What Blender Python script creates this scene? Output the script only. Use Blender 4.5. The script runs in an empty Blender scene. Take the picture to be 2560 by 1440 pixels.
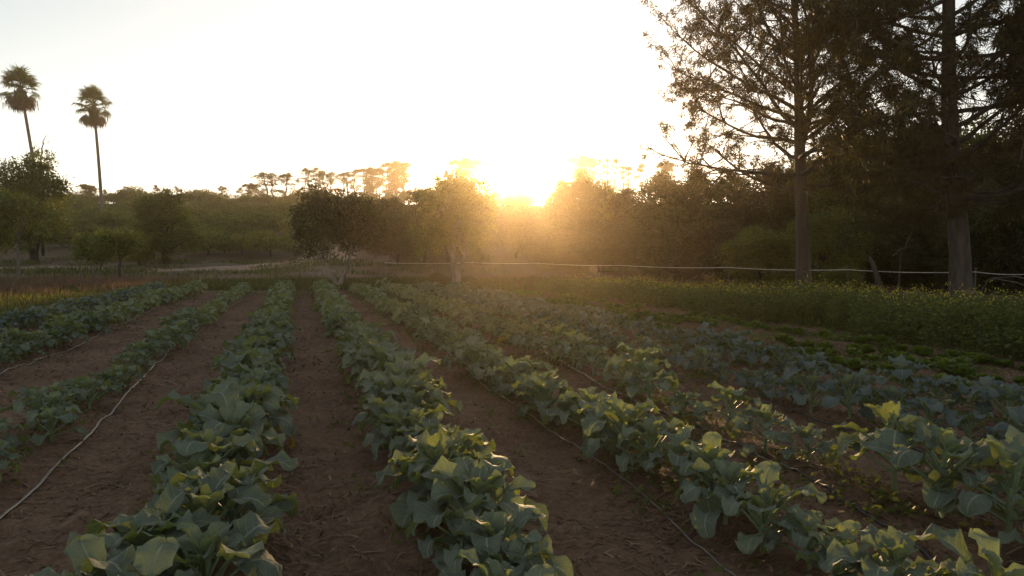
import bpy, math, random
import numpy as np
from mathutils import Vector, Matrix

# ------------------------------------------------------------------ camera, sky, sun, exposure
scene = bpy.context.scene
COL = scene.collection
F = 2000.0                      # focal length in pixels of the 2560 px wide photograph
CAM_H = 1.5
HORIZON = 635.0
PITCH = math.atan((720 - HORIZON) / F)
cp, sp = math.cos(PITCH), math.sin(PITCH)

cam_data = bpy.data.cameras.new('camera')
cam_data.sensor_width = 36.0
cam_data.lens = 36.0 * F / 2560.0
cam_data.clip_start = 0.05
cam_data.clip_end = 4000
cam = bpy.data.objects.new('camera', cam_data)
COL.objects.link(cam)
cam.location = (0, 0, CAM_H)
cam.rotation_euler = (math.pi / 2 - PITCH, 0, 0)
scene.camera = cam

def ray(px, py):
    a = (px - 1280) / F
    b = (720 - py) / F
    return Vector((a, cp + b * sp, -sp + b * cp))

SUN_DIR = ray(1290, 440).normalized()
SUN_EL = math.asin(SUN_DIR.z)
SUN_AZ = math.atan2(SUN_DIR.x, SUN_DIR.y)

world = bpy.data.worlds.new('World')
scene.world = world
world.use_nodes = True
wn, wl = world.node_tree.nodes, world.node_tree.links
wn.clear()
w_out = wn.new('ShaderNodeOutputWorld')
w_bg = wn.new('ShaderNodeBackground')
w_sky = wn.new('ShaderNodeTexSky')
w_sky.sky_type = 'NISHITA'
w_sky.sun_disc = False
w_sky.sun_elevation = SUN_EL
w_sky.sun_rotation = SUN_AZ
w_sky.altitude = 50
w_sky.air_density = 1.0
w_sky.dust_density = 0.3
w_sky.ozone_density = 1.0
w_hsv = wn.new('ShaderNodeHueSaturation')
w_hsv.inputs['Saturation'].default_value = 0.4
wl.new(w_sky.outputs[0], w_hsv.inputs['Color'])
wl.new(w_hsv.outputs[0], w_bg.inputs['Color'])
w_bg.inputs['Strength'].default_value = 0.15
wl.new(w_bg.outputs[0], w_out.inputs['Surface'])

sun_data = bpy.data.lights.new('sun', 'SUN')
sun_data.energy = 5.0
sun_data.angle = math.radians(0.53)
sun_data.color = (1.0, 0.64, 0.30)
sun = bpy.data.objects.new('sun', sun_data)
COL.objects.link(sun)
sun.location = (0, 30, 60)
sun.rotation_euler = SUN_DIR.to_track_quat('Z', 'Y').to_euler()

scene.view_settings.view_transform = 'Standard'
scene.view_settings.look = 'None'
scene.view_settings.gamma = 1
scene.view_settings.exposure = 0.74
scene.view_settings.use_curve_mapping = False
scene.render.engine = 'CYCLES'
scene.cycles.use_denoising = True
scene.cycles.max_bounces = 6
scene.cycles.diffuse_bounces = 2
scene.cycles.glossy_bounces = 2
scene.cycles.transmission_bounces = 3
scene.cycles.transparent_max_bounces = 8
scene.cycles.volume_bounces = 0
scene.cycles.sample_clamp_indirect = 6

HAZE_DENSITY = 0.00052
HAZE_G = 0.885

# ------------------------------------------------------------------ helpers
def rng_(seed):
    return np.random.default_rng(seed)

def _hash(ix, iy, seed):
    n = (ix.astype(np.int64) * 374761393 + iy.astype(np.int64) * 668265263 + seed * 974711) & 0x7fffffff
    n = ((n ^ (n >> 13)) * 1274126177) & 0x7fffffff
    n = n ^ (n >> 16)
    return (n & 0xffff) / 65535.0

def noise(x, y, seed=0):
    xi, yi = np.floor(x), np.floor(y)
    fx, fy = x - xi, y - yi
    fx = fx * fx * (3 - 2 * fx); fy = fy * fy * (3 - 2 * fy)
    a = _hash(xi, yi, seed); b = _hash(xi + 1, yi, seed)
    c = _hash(xi, yi + 1, seed); d = _hash(xi + 1, yi + 1, seed)
    return (a + (b - a) * fx + (c - a) * fy + (a - b - c + d) * fx * fy) * 2 - 1

def fbm(x, y, octs=4, seed=0):
    s = 0; a = 1.0
    for k in range(octs):
        s = s + a * noise(x * 2 ** k + 17.3 * k, y * 2 ** k - 9.1 * k, seed + k)
        a *= 0.5
    return s

def smooth(a, b, x):
    t = np.clip((x - a) / (b - a), 0, 1)
    return t * t * (3 - 2 * t)

CREST = 180.0
def terrain(x, y):
    x = np.asarray(x, float); y = np.asarray(y, float)
    yy = np.maximum(y, 0.0)
    ang = x / np.maximum(yy, 1.0)
    z = 1.0 * smooth(40, 74, yy)
    z = z + 11.4 * np.clip((yy - 72) / (CREST - 72), 0, 1) * (1 - 0.45 * smooth(0.12, 0.5, ang))
    z = z - 3.0 * smooth(CREST + 5, CREST + 160, yy)
    z = z + 0.35 * fbm(x / 23.0, y / 23.0, 2, 5) * smooth(45, 120, yy)
    z = z + 0.05 * fbm(x / 3.0, y / 3.0, 3, 9) * smooth(32, 40, np.hypot(x, y)) 
    return z

def tz(x, y):
    return float(terrain(np.array([x]), np.array([y]))[0])

def at_depth(px, depth, py=635.0):
    r = ray(px, py)
    k = depth / r.y
    return Vector((r.x * k, depth, CAM_H + r.z * k))

def ground_at(px, depth):
    p = at_depth(px, depth)
    p.z = tz(p.x, p.y)
    return p

TH = math.atan(535 / F)          # the crop rows run 15 degrees to the left of the view
RD = np.array([-math.sin(TH), math.cos(TH)])
RP = np.array([math.cos(TH), math.sin(TH)])
def row_xy(X, t):
    return X * RP[0] + t * RD[0], X * RP[1] + t * RD[1]

class MB:
    """collects vertices and faces and links them as one mesh object"""
    def __init__(s):
        s.V = []; s.Q = []; s.T = []; s.qm = []; s.tm = []; s.R = []; s.L = []; s.n = 0
    def add(s, V, Q=None, T=None, m=0, r=0.5, lf=None):
        V = np.asarray(V, float).reshape(-1, 3)
        k = len(V)
        s.V.append(V)
        s.R.append(np.full(k, r) if np.isscalar(r) else np.asarray(r, float))
        s.L.append(np.zeros((k, 2)) if lf is None else np.asarray(lf, float))
        if Q is not None and len(Q):
            Q = np.asarray(Q, int).reshape(-1, 4) + s.n
            s.Q.append(Q); s.qm.append(np.full(len(Q), m) if np.isscalar(m) else m)
        if T is not None and len(T):
            T = np.asarray(T, int).reshape(-1, 3) + s.n
            s.T.append(T); s.tm.append(np.full(len(T), m))
        s.n += k
    def mesh(s, name, mats, smooth_=True):
        me = bpy.data.meshes.new(name)
        V = np.concatenate(s.V) if s.V else np.zeros((0, 3))
        Q = np.concatenate(s.Q) if s.Q else np.zeros((0, 4), int)
        T = np.concatenate(s.T) if s.T else np.zeros((0, 3), int)
        nq, nt = len(Q), len(T)
        me.vertices.add(len(V)); me.vertices.foreach_set('co', V.ravel())
        me.loops.add(nq * 4 + nt * 3)
        me.loops.foreach_set('vertex_index', np.concatenate([Q.ravel(), T.ravel()]).astype(np.int32))
        me.polygons.add(nq + nt)
        starts = np.concatenate([np.arange(nq) * 4, nq * 4 + np.arange(nt) * 3])
        me.polygons.foreach_set('loop_start', starts.astype(np.int32))
        mi = np.concatenate([np.concatenate(s.qm) if s.qm else np.zeros(0), np.concatenate(s.tm) if s.tm else np.zeros(0)])
        me.polygons.foreach_set('material_index', mi.astype(np.int32))
        me.polygons.foreach_set('use_smooth', np.full(nq + nt, smooth_))
        a = me.attributes.new('rnd', 'FLOAT', 'POINT')
        a.data.foreach_set('value', np.concatenate(s.R).astype(np.float32))
        if any(l.any() for l in s.L):
            a = me.attributes.new('lf', 'FLOAT2', 'POINT')
            a.data.foreach_set('vector', np.concatenate(s.L).astype(np.float32).ravel())
        for m in mats:
            me.materials.append(m)
        me.update(calc_edges=True)
        me.validate()
        return me

def link(name, data, parent=None, loc=(0, 0, 0), rot=(0, 0, 0), sc=(1, 1, 1)):
    o = bpy.data.objects.new(name, data)
    COL.objects.link(o)
    if parent is not None:
        o.parent = parent
    o.location = loc; o.rotation_euler = rot; o.scale = sc
    return o

def tag(o, label=None, cat=None, group=None, kind=None):
    if label: o['label'] = label
    if cat: o['category'] = cat
    if group: o['group'] = group
    if kind: o['kind'] = kind
    return o

def thing(name, label, cat, loc, rz=0, group=None):
    return tag(link(name, None, None, loc, (0, 0, rz)), label, cat, group)

def tube(P, R, sides=6, squash=1.0, cap=True):
    P = np.asarray(P, float); R = np.asarray(R, float); n = len(P)
    T = np.gradient(P, axis=0); T /= np.linalg.norm(T, axis=1, keepdims=True) + 1e-9
    ref = np.array([0, 0, 1.0]) if abs(T[0][2]) < 0.8 else np.array([1.0, 0, 0])
    A = np.cross(T, ref); A /= np.linalg.norm(A, axis=1, keepdims=True) + 1e-9
    B = np.cross(A, T)
    th = np.arange(sides) / sides * 2 * math.pi
    V = P[:, None, :] + R[:, None, None] * (np.cos(th)[None, :, None] * A[:, None, :] + squash * np.sin(th)[None, :, None] * B[:, None, :])
    V = V.reshape(-1, 3)
    Q = []
    i = np.arange(n - 1)[:, None] * sides
    j = np.arange(sides)[None, :]
    j2 = (j + 1) % sides
    Q = np.stack([i + j, i + j2, i + sides + j2, i + sides + j], -1).reshape(-1, 4)
    return V, Q

def leaves(P, D, L, W, rng, fold=0.0):
    """one diamond leaf per point: P base, D direction"""
    n = len(P)
    D = D / (np.linalg.norm(D, axis=1, keepdims=True) + 1e-9)
    U = rng.normal(size=(n, 3))
    S = np.cross(D, U); S /= np.linalg.norm(S, axis=1, keepdims=True) + 1e-9
    L = (L * rng.uniform(.7, 1.3, n))[:, None]; W = (W * rng.uniform(.7, 1.3, n))[:, None]
    droop = np.array([0, 0, -1.0]) * L * 0.12
    V = np.stack([P, P + D * L * .45 + S * W * .5, P + D * L + droop, P + D * L * .45 - S * W * .5], 1).reshape(-1, 3)
    Q = np.arange(n * 4).reshape(-1, 4)
    return V, Q

# ------------------------------------------------------------------ materials
def mat_base(name):
    m = bpy.data.materials.new(name)
    m.use_nodes = True
    nt = m.node_tree
    b = nt.nodes['Principled BSDF']
    return m, nt, b, nt.nodes['Material Output']

def ramp(nt, stops):
    r = nt.nodes.new('ShaderNodeValToRGB')
    e = r.color_ramp.elements
    while len(e) < len(stops):
        e.new(0.5)
    for k, (p, c) in enumerate(stops):
        e[k].position = p; e[k].color = (*c, 1)
    return r

def foliage_mat(name, cols, trans=0.35, rough=0.55, tcol=None, spec=0.3):
    m, nt, b, out = mat_base(name)
    at = nt.nodes.new('ShaderNodeAttribute'); at.attribute_name = 'rnd'
    oi = nt.nodes.new('ShaderNodeObjectInfo')
    ma = nt.nodes.new('ShaderNodeMath'); ma.operation = 'MULTIPLY_ADD'
    nt.links.new(oi.outputs['Random'], ma.inputs[0]); ma.inputs[1].default_value = 0.3
    mb = nt.nodes.new('ShaderNodeMath'); mb.operation = 'ADD'; mb.inputs[1].default_value = -0.15
    nt.links.new(at.outputs['Fac'], mb.inputs[0])
    nt.links.new(mb.outputs[0], ma.inputs[2])
    r = ramp(nt, [(i / (len(cols) - 1), c) for i, c in enumerate(cols)])
    nt.links.new(ma.outputs[0], r.inputs[0])
    nt.links.new(r.outputs[0], b.inputs['Base Color'])
    b.inputs['Roughness'].default_value = rough
    b.inputs['Specular IOR Level'].default_value = spec
    tr = nt.nodes.new('ShaderNodeBsdfTranslucent')
    mx = nt.nodes.new('ShaderNodeMix'); mx.data_type = 'RGBA'; mx.blend_type = 'MULTIPLY'
    mx.inputs[0].default_value = 1.0
    nt.links.new(r.outputs[0], mx.inputs[6])
    mx.inputs[7].default_value = (*(tcol or (1.6, 1.7, 0.5)), 1)
    nt.links.new(mx.outputs[2], tr.inputs['Color'])
    ms = nt.nodes.new('ShaderNodeMixShader'); ms.inputs[0].default_value = trans
    nt.links.new(b.outputs[0], ms.inputs[1]); nt.links.new(tr.outputs[0], ms.inputs[2])
    nt.links.new(ms.outputs[0], out.inputs['Surface'])
    return m

def bark_mat(name, c1, c2, scale=8, stretch=(1, 1, .25), bump=0.4):
    m, nt, b, out = mat_base(name)
    tc = nt.nodes.new('ShaderNodeTexCoord')
    mp = nt.nodes.new('ShaderNodeMapping'); mp.inputs['Scale'].default_value = stretch
    nt.links.new(tc.outputs['Object'], mp.inputs[0])
    n = nt.nodes.new('ShaderNodeTexNoise'); n.inputs['Scale'].default_value = scale; n.inputs['Detail'].default_value = 6
    nt.links.new(mp.outputs[0], n.inputs['Vector'])
    r = ramp(nt, [(.35, c1), (.65, c2)])
    nt.links.new(n.outputs[0], r.inputs[0]); nt.links.new(r.outputs[0], b.inputs['Base Color'])
    b.inputs['Roughness'].default_value = 0.85
    bp = nt.nodes.new('ShaderNodeBump'); bp.inputs['Strength'].default_value = bump; bp.inputs['Distance'].default_value = .03
    nt.links.new(n.outputs[0], bp.inputs['Height']); nt.links.new(bp.outputs[0], b.inputs['Normal'])
    return m

def collard_mat(name, dark, mid, light, vein):
    m, nt, b, out = mat_base(name)
    L = nt.links.new
    def math_(op, a=None, bb=None, c=None):
        x = nt.nodes.new('ShaderNodeMath'); x.operation = op
        for k, v in enumerate((a, bb, c)):
            if v is None: continue
            if isinstance(v, (int, float)): x.inputs[k].default_value = v
            else: L(v, x.inputs[k])
        return x.outputs[0]
    at = nt.nodes.new('ShaderNodeAttribute'); at.attribute_name = 'rnd'
    oi = nt.nodes.new('ShaderNodeObjectInfo')
    lf = nt.nodes.new('ShaderNodeAttribute'); lf.attribute_name = 'lf'
    sx = nt.nodes.new('ShaderNodeSeparateXYZ'); L(lf.outputs['Vector'], sx.inputs[0])
    tc = nt.nodes.new('ShaderNodeTexCoord')
    n = nt.nodes.new('ShaderNodeTexNoise'); n.inputs['Scale'].default_value = 22; n.inputs['Detail'].default_value = 4
    L(tc.outputs['Object'], n.inputs['Vector'])
    v = math_('ADD', math_('MULTIPLY', oi.outputs['Random'], 0.55), math_('MULTIPLY', at.outputs['Fac'], 0.35))
    v = math_('ADD', v, math_('MULTIPLY', math_('SUBTRACT', n.outputs[0], 0.5), 0.35))
    r = ramp(nt, [(.1, dark), (.5, mid), (.93, light)])
    L(v, r.inputs[0])
    av = math_('ABSOLUTE', sx.outputs[1])
    ph = math_('FRACT', math_('SUBTRACT', math_('MULTIPLY', sx.outputs[0], 6.5), math_('MULTIPLY', av, 1.7)))
    side = math_('LESS_THAN', math_('ABSOLUTE', math_('SUBTRACT', ph, 0.5)), 0.05)
    mid_ = math_('LESS_THAN', av, 0.05)
    vn = math_('MAXIMUM', math_('MULTIPLY', side, 0.45), mid_)
    mx = nt.nodes.new('ShaderNodeMix'); mx.data_type = 'RGBA'
    L(vn, mx.inputs[0]); L(r.outputs[0], mx.inputs[6]); mx.inputs[7].default_value = (*vein, 1)
    L(mx.outputs[2], b.inputs['Base Color'])
    b.inputs['Roughness'].default_value = 0.7
    b.inputs['Specular IOR Level'].default_value = 0.22
    bp = nt.nodes.new('ShaderNodeBump'); bp.inputs['Strength'].default_value = .8; bp.inputs['Distance'].default_value = .012
    n2 = nt.nodes.new('ShaderNodeTexNoise'); n2.inputs['Scale'].default_value = 34; n2.inputs['Detail'].default_value = 2
    L(tc.outputs['Object'], n2.inputs['Vector'])
    L(math_('SUBTRACT', n2.outputs[0], math_('MULTIPLY', vn, .5)), bp.inputs['Height'])
    L(bp.outputs[0], b.inputs['Normal'])
    tr = nt.nodes.new('ShaderNodeBsdfTranslucent')
    m2 = nt.nodes.new('ShaderNodeMix'); m2.data_type = 'RGBA'; m2.blend_type = 'MULTIPLY'; m2.inputs[0].default_value = 1
    L(mx.outputs[2], m2.inputs[6]); m2.inputs[7].default_value = (1.5, 1.5, .35, 1)
    L(m2.outputs[2], tr.inputs['Color'])
    ms = nt.nodes.new('ShaderNodeMixShader'); ms.inputs[0].default_value = .28
    L(b.outputs[0], ms.inputs[1]); L(tr.outputs[0], ms.inputs[2]); L(ms.outputs[0], out.inputs['Surface'])
    return m

M = {}
M['collard'] = collard_mat('collard_leaf', (.125, .155, .115), (.18, .215, .155), (.235, .26, .16), (.29, .32, .23))
M['collard_blue'] = collard_mat('collard_leaf_blue', (.10, .13, .128), (.14, .175, .165), (.185, .215, .18), (.19, .23, .18))
M['petiole'] = foliage_mat('pale_stalk', [(.16, .21, .11), (.24, .29, .15)], .15, .4)
M['yellow_leaf'] = foliage_mat('yellowed_leaf', [(.30, .22, .04), (.38, .27, .05)], .4, .4, (1.3, 1.1, .4))
M['lettuce'] = foliage_mat('lettuce_leaf', [(.055, .085, .02), (.09, .125, .028), (.15, .18, .035)], .35)
M['weed'] = foliage_mat('weed_leaf', [(.06, .073, .025), (.095, .11, .035), (.15, .155, .045)], .35)
M['flower'] = foliage_mat('weed_flower', [(.45, .40, .08), (.55, .45, .10)], .4)
M['dry'] = foliage_mat('dry_grass_blade', [(.12, .075, .048), (.18, .115, .075), (.25, .17, .115)], .3, .7, (1.1, 1.0, .8))
M['grass'] = foliage_mat('grass_blade', [(.045, .055, .022), (.075, .085, .03), (.14, .12, .05)], .35, .6)
M['straw'] = foliage_mat('straw', [(.09, .05, .03), (.19, .11, .06), (.34, .22, .13)], .1, .8, (1, 1, 1))
M['dead_weed'] = foliage_mat('dead_weed_stalk', [(.12, .055, .035), (.19, .09, .055)], .15, .8, (1, 1, 1))
M['tree_green'] = foliage_mat('tree_leaf_green', [(.065, .08, .022), (.115, .13, .03), (.21, .20, .045)], .35)
M['tree_dark'] = foliage_mat('tree_leaf_dark', [(.042, .044, .018), (.06, .064, .024), (.095, .095, .03)], .3)
M['tree_brown'] = foliage_mat('tree_leaf_brown', [(.055, .045, .022), (.085, .068, .03), (.12, .095, .04)], .3)
M['orchard'] = foliage_mat('orchard_leaf', [(.06, .07, .023), (.12, .13, .036), (.23, .21, .055)], .35)
M['euc'] = foliage_mat('eucalyptus_leaf', [(.06, .06, .03), (.09, .085, .04), (.12, .11, .05)], .4)
M['needle'] = foliage_mat('needle', [(.035, .032, .014), (.05, .045, .018), (.075, .06, .025)], .3)
M['palm'] = foliage_mat('palm_frond', [(.05, .065, .02), (.075, .09, .025), (.12, .13, .035)], .3)
M['palm_dead'] = foliage_mat('dead_palm_frond', [(.10, .07, .045), (.16, .11, .07)], .2, .8, (1.2, 1, .7))
M['bark'] = bark_mat('bark_grey', (.10, .085, .07), (.22, .19, .16))
M['bark_mid'] = bark_mat('bark_mid', (.042, .032, .023), (.095, .075, .056), 6, (1, 1, .12), .8)
M['bark_pale'] = bark_mat('bark_pale', (.15, .12, .095), (.28, .235, .19), 5)
M['bark_dark'] = bark_mat('bark_dark', (.038, .03, .022), (.08, .062, .046))
M['bark_palm'] = bark_mat('palm_bark', (.12, .095, .085), (.19, .155, .135), 3, (1, 1, 6), .6)

def simple(name, col, rough=.6, spec=.5):
    m, nt, b, out = mat_base(name)
    tc = nt.nodes.new('ShaderNodeTexCoord')
    n = nt.nodes.new('ShaderNodeTexNoise'); n.inputs['Scale'].default_value = 9; n.inputs['Detail'].default_value = 5
    nt.links.new(tc.outputs['Object'], n.inputs['Vector'])
    r = ramp(nt, [(.3, tuple(c * .72 for c in col)), (.7, tuple(min(1, c * 1.15) for c in col))])
    nt.links.new(n.outputs[0], r.inputs[0]); nt.links.new(r.outputs[0], b.inputs['Base Color'])
    b.inputs['Roughness'].default_value = rough
    b.inputs['Specular IOR Level'].default_value = spec
    return m
M['hose'] = simple('drip_hose', (.10, .08, .058), .4, .4)
M['hose_tan'] = simple('drip_hose_tan', (.17, .14, .11), .4, .5)
M['hose_dark'] = simple('drip_hose_dark', (.045, .04, .036), .35, .5)
M['wire'] = simple('fence_tape', (.80, .76, .68), .5)
M['post'] = simple('fence_post', (.13, .11, .09), .8)
M['shed_wall'] = simple('shed_wall', (.5, .52, .5), .6)
M['shed_roof'] = simple('shed_roof', (.16, .17, .18), .6)

def soil_mat(name, cols, scale=1.0, bump=.6):
    m, nt, b, out = mat_base(name)
    L = nt.links.new
    tc = nt.nodes.new('ShaderNodeTexCoord')
    n1 = nt.nodes.new('ShaderNodeTexNoise'); n1.inputs['Scale'].default_value = .9 * scale; n1.inputs['Detail'].default_value = 8; n1.inputs['Roughness'].default_value = .65
    n2 = nt.nodes.new('ShaderNodeTexNoise'); n2.inputs['Scale'].default_value = 26 * scale; n2.inputs['Detail'].default_value = 7; n2.inputs['Roughness'].default_value = .7
    n3 = nt.nodes.new('ShaderNodeTexVoronoi'); n3.inputs['Scale'].default_value = 34 * scale
    for n in (n1, n2, n3): L(tc.outputs['Object'], n.inputs['Vector'])
    mx = nt.nodes.new('ShaderNodeMath'); mx.operation = 'MULTIPLY_ADD'; mx.inputs[1].default_value = .55
    L(n2.outputs[0], mx.inputs[0])
    m1 = nt.nodes.new('ShaderNodeMath'); m1.operation = 'MULTIPLY'; m1.inputs[1].default_value = .45
    L(n1.outputs[0], m1.inputs[0]); L(m1.outputs[0], mx.inputs[2])
    r = ramp(nt, [(.32 + .36 * i / (len(cols) - 1), c) for i, c in enumerate(cols)])
    L(mx.outputs[0], r.inputs[0]); L(r.outputs[0], b.inputs['Base Color'])
    b.inputs['Roughness'].default_value = .95; b.inputs['Specular IOR Level'].default_value = .15
    ad = nt.nodes.new('ShaderNodeMath'); ad.operation = 'MULTIPLY_ADD'; ad.inputs[1].default_value = -.5
    L(n3.outputs[0], ad.inputs[0]); L(n2.outputs[0], ad.inputs[2])
    bp = nt.nodes.new('ShaderNodeBump'); bp.inputs['Strength'].default_value = bump; bp.inputs['Distance'].default_value = .025
    L(ad.outputs[0], bp.inputs['Height']); L(bp.outputs[0], b.inputs['Normal'])
    return m
M['soil'] = soil_mat('field_soil', [(.085, .050, .031), (.17, .105, .066), (.29, .185, .118)])
M['path_dirt'] = soil_mat('path_dirt', [(.12, .085, .06), (.16, .115, .085), (.21, .155, .115)], .35)
M['earth'] = soil_mat('open_ground', [(.085, .06, .038), (.12, .085, .052), (.17, .12, .075)], .35)
M['track'] = soil_mat('track_dirt', [(.22, .155, .11), (.29, .21, .15), (.36, .27, .20)], .35)

# ------------------------------------------------------------------ ground, field, track
def grid_mesh(xs, ys, fz, mat, name):
    X, Y = np.meshgrid(xs, ys)
    Z = fz(X, Y)
    nx, ny = len(xs), len(ys)
    i = np.arange(ny - 1)[:, None] * nx; j = np.arange(nx - 1)[None, :]
    Q = np.stack([i + j, i + j + 1, i + nx + j + 1, i + nx + j], -1).reshape(-1, 4)
    mb = MB(); mb.add(np.stack([X, Y, Z], -1), Q)
    return mb.mesh(name, [mat])

def sgrid(a, b, n, p):
    u = np.linspace(-1, 1, n)
    s = np.sign(u) * np.abs(u) ** p
    return np.where(s < 0, -s * a, s * b)

ROWS = [-5.2, -3.78, -1.98, -0.48, 0.83, 2.22, 3.36, 4.60, 5.75]
FIELD_X0, FIELD_X1 = -6.6, 13.5
def in_field(x, y):
    X = x * RP[0] + y * RP[1]
    return smooth(FIELD_X0 - .1, FIELD_X0 + .25, X) * (1 - smooth(FIELD_X1 - .4, FIELD_X1, X)) * smooth(-3.6, -3.0, y) * (1 - smooth(32.0, 32.8, y))

g = grid_mesh(sgrid(-520, 520, 300, 2.2), np.concatenate([np.linspace(-160, 0, 25), np.geomspace(1, 560, 330)]),
              lambda X, Y: terrain(X, Y) - .10 * in_field(X, Y), M['earth'], 'ground')
tag(link('ground', g), kind='structure')

def bed(x, y):
    X = x * RP[0] + y * RP[1]
    t = x * RD[0] + y * RD[1]
    z = np.zeros_like(X)
    for r in ROWS:
        z = z + .055 * np.exp(-((X - r) / .24) ** 2)
    z = z + .028 * fbm(X / .5, t / .7, 3, 21)
    cl = fbm(X / .085, t / .085, 3, 33)
    z = z + .02 * cl * (.5 + .5 * smooth(-.4, .6, fbm(X / .9, t / 1.1, 2, 60))) + .012 * np.maximum(cl - .5, 0)
    return z
BED_T = np.concatenate([np.arange(-3.0, 2.4, .12), 2.4 + np.cumsum(np.linspace(.024, .12, 480))])
BED_T = BED_T[BED_T < 37]
bx_ = np.arange(FIELD_X0, FIELD_X1, .036)
XX, TT = np.meshgrid(bx_, BED_T)
wx = XX * RP[0] + TT * RD[0]; wy = XX * RP[1] + TT * RD[1]
zz = (bed(wx, wy) + .01) * in_field(wx, wy) - .12 * (1 - in_field(wx, wy))
nx, ny = len(bx_), len(BED_T)
i = np.arange(ny - 1)[:, None] * nx; j = np.arange(nx - 1)[None, :]
Q = np.stack([i + j, i + j + 1, i + nx + j + 1, i + nx + j], -1).reshape(-1, 4)
pos = np.stack([wx, wy, zz], -1).reshape(-1, 3)
keep = (in_field(wx, wy).ravel()[Q] > 0.001).any(1)
# keep only soil the place around the camera could show
cy = pos[Q[:, 0], 1]; cx = pos[Q[:, 0], 0]
keep &= (np.abs(cx) < .8 * np.maximum(cy, 0) + 3.5)
Q = Q[keep]
used = np.unique(Q); rm = -np.ones(len(pos), int); rm[used] = np.arange(len(used))
mb = MB(); mb.add(pos[used], rm[Q])
tag(link('field_soil', mb.mesh('field_soil', [M['soil']])), kind='structure')
def bz(x, y):
    return float(bed(np.array([x]), np.array([y]))[0]) + .01

def ribbon(pts, widths, name, mat, lift=.012):
    pts = np.array(pts); n = 90
    tt = np.linspace(0, len(pts) - 1, n)
    c = np.stack([np.interp(tt, np.arange(len(pts)), pts[:, k]) for k in (0, 1)], 1)
    w = np.interp(tt, np.arange(len(pts)), widths)
    k = np.ones(7) / 7
    c[3:-3] = np.stack([np.convolve(c[:, q], k, 'valid') for q in (0, 1)], 1)
    T = np.gradient(c, axis=0); T /= np.linalg.norm(T, axis=1, keepdims=True)
    N = np.stack([-T[:, 1], T[:, 0]], 1)
    m = 15
    s = np.linspace(-1, 1, m)
    edge = 1 + .22 * fbm(np.arange(n)[:, None] * .35 + np.zeros((1, m)), np.sign(s)[None, :] * 5 + np.zeros((n, 1)), 3, 71)
    Pxy = c[:, None, :] + N[:, None, :] * (s[None, :] * edge * w[:, None])[:, :, None]
    Z = terrain(Pxy[..., 0], Pxy[..., 1]) + lift + .035 * (1 - np.abs(s)[None, :] ** 6) - .02
    V = np.concatenate([Pxy, Z[..., None]], -1)
    i = np.arange(n - 1)[:, None] * m; j = np.arange(m - 1)[None, :]
    Q = np.stack([i + j, i + j + 1, i + m + j + 1, i + m + j], -1).reshape(-1, 4)
    mb = MB(); mb.add(V, Q)
    return tag(link(name, mb.mesh(name, [mat])), kind='structure')

gp = lambda px, d: tuple(ground_at(px, d)[:2])
ribbon([gp(-300, 56), gp(120, 58), gp(420, 55), gp(640, 58), gp(760, 64), gp(830, 76), gp(800, 88)], [1.2, 1.4, 1.9, 2.6, 3.2, 2.4, 1.0], 'dirt_track', M['track'])
ribbon([gp(740, 60), gp(830, 50), gp(960, 45), gp(1150, 43), gp(1350, 41), gp(1550, 37), gp(1750, 34), gp(2000, 31), gp(2300, 26)], [1.2, 1.4, .9, .75, .8, .9, 1.2, 1.2, .8], 'dirt_path', M['path_dirt'])

# ------------------------------------------------------------------ tree builders
def clump_crown(mb, lobes, ncl, per, cr, L, W, rng, outward=.7, zmin=-.5, mi=0, inner=.12):
    lobes = np.array(lobes, float)         # cx cy cz rx ry rz
    area = lobes[:, 3] * lobes[:, 4] + lobes[:, 4] * lobes[:, 5] + lobes[:, 3] * lobes[:, 5]
    k = rng.choice(len(lobes), ncl, p=area / area.sum())
    d = rng.normal(size=(ncl, 3)); d /= np.linalg.norm(d, axis=1, keepdims=True)
    d[:, 2] = np.where(d[:, 2] < zmin, -d[:, 2] * .5, d[:, 2])
    rr = np.where(rng.random(ncl) < inner, rng.uniform(.3, .8, ncl), rng.uniform(.8, 1.08, ncl))
    C = lobes[k, :3] + d * lobes[k, 3:] * rr[:, None]
    Pn = np.repeat(C, per, 0) + rng.normal(size=(ncl * per, 3)) * cr * np.array([1, 1, .7])
    D = np.repeat(d, per, 0) * outward + rng.normal(size=(ncl * per, 3)) * .6 + np.array([0, 0, -.15])
    V, Q = leaves(Pn, D, L, W, rng)
    r = np.clip(np.repeat(rng.uniform(.2, .8, ncl), per) + rng.normal(size=ncl * per) * .14, 0, 1)
    mb.add(V, Q, r=np.repeat(r, 4), m=mi)

def wobble(a, b, n, amp, rng, bend=(0, 0, 0)):
    a = np.array(a, float); b = np.array(b, float)
    t = np.linspace(0, 1, n)[:, None]
    P = a + (b - a) * t + np.array(bend) * (4 * t * (1 - t))
    off = rng.normal(size=(n, 3)) * amp; off[0] = 0; off[-1] *= .3
    return P + off

def random_lobes(rng, w, h, n, zb):
    """n overlapping lobes filling a crown of width w from zb to h"""
    out = [(0, 0, (zb + h) / 2, w * .36, w * .36, (h - zb) * .46)]
    for k in range(n):
        a = rng.uniform(0, 2 * math.pi); rad = w * rng.uniform(.18, .34)
        s = w * rng.uniform(.13, .22)
        zc = rng.uniform(zb + s * .6, h - s)
        f = 1 - .5 * max(0, (zc - zb) / (h - zb) - .5) * 2 * .6
        out.append((math.cos(a) * rad * f, math.sin(a) * rad * f, zc, s, s, s * rng.uniform(.7, 1.1)))
    return out

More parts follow.
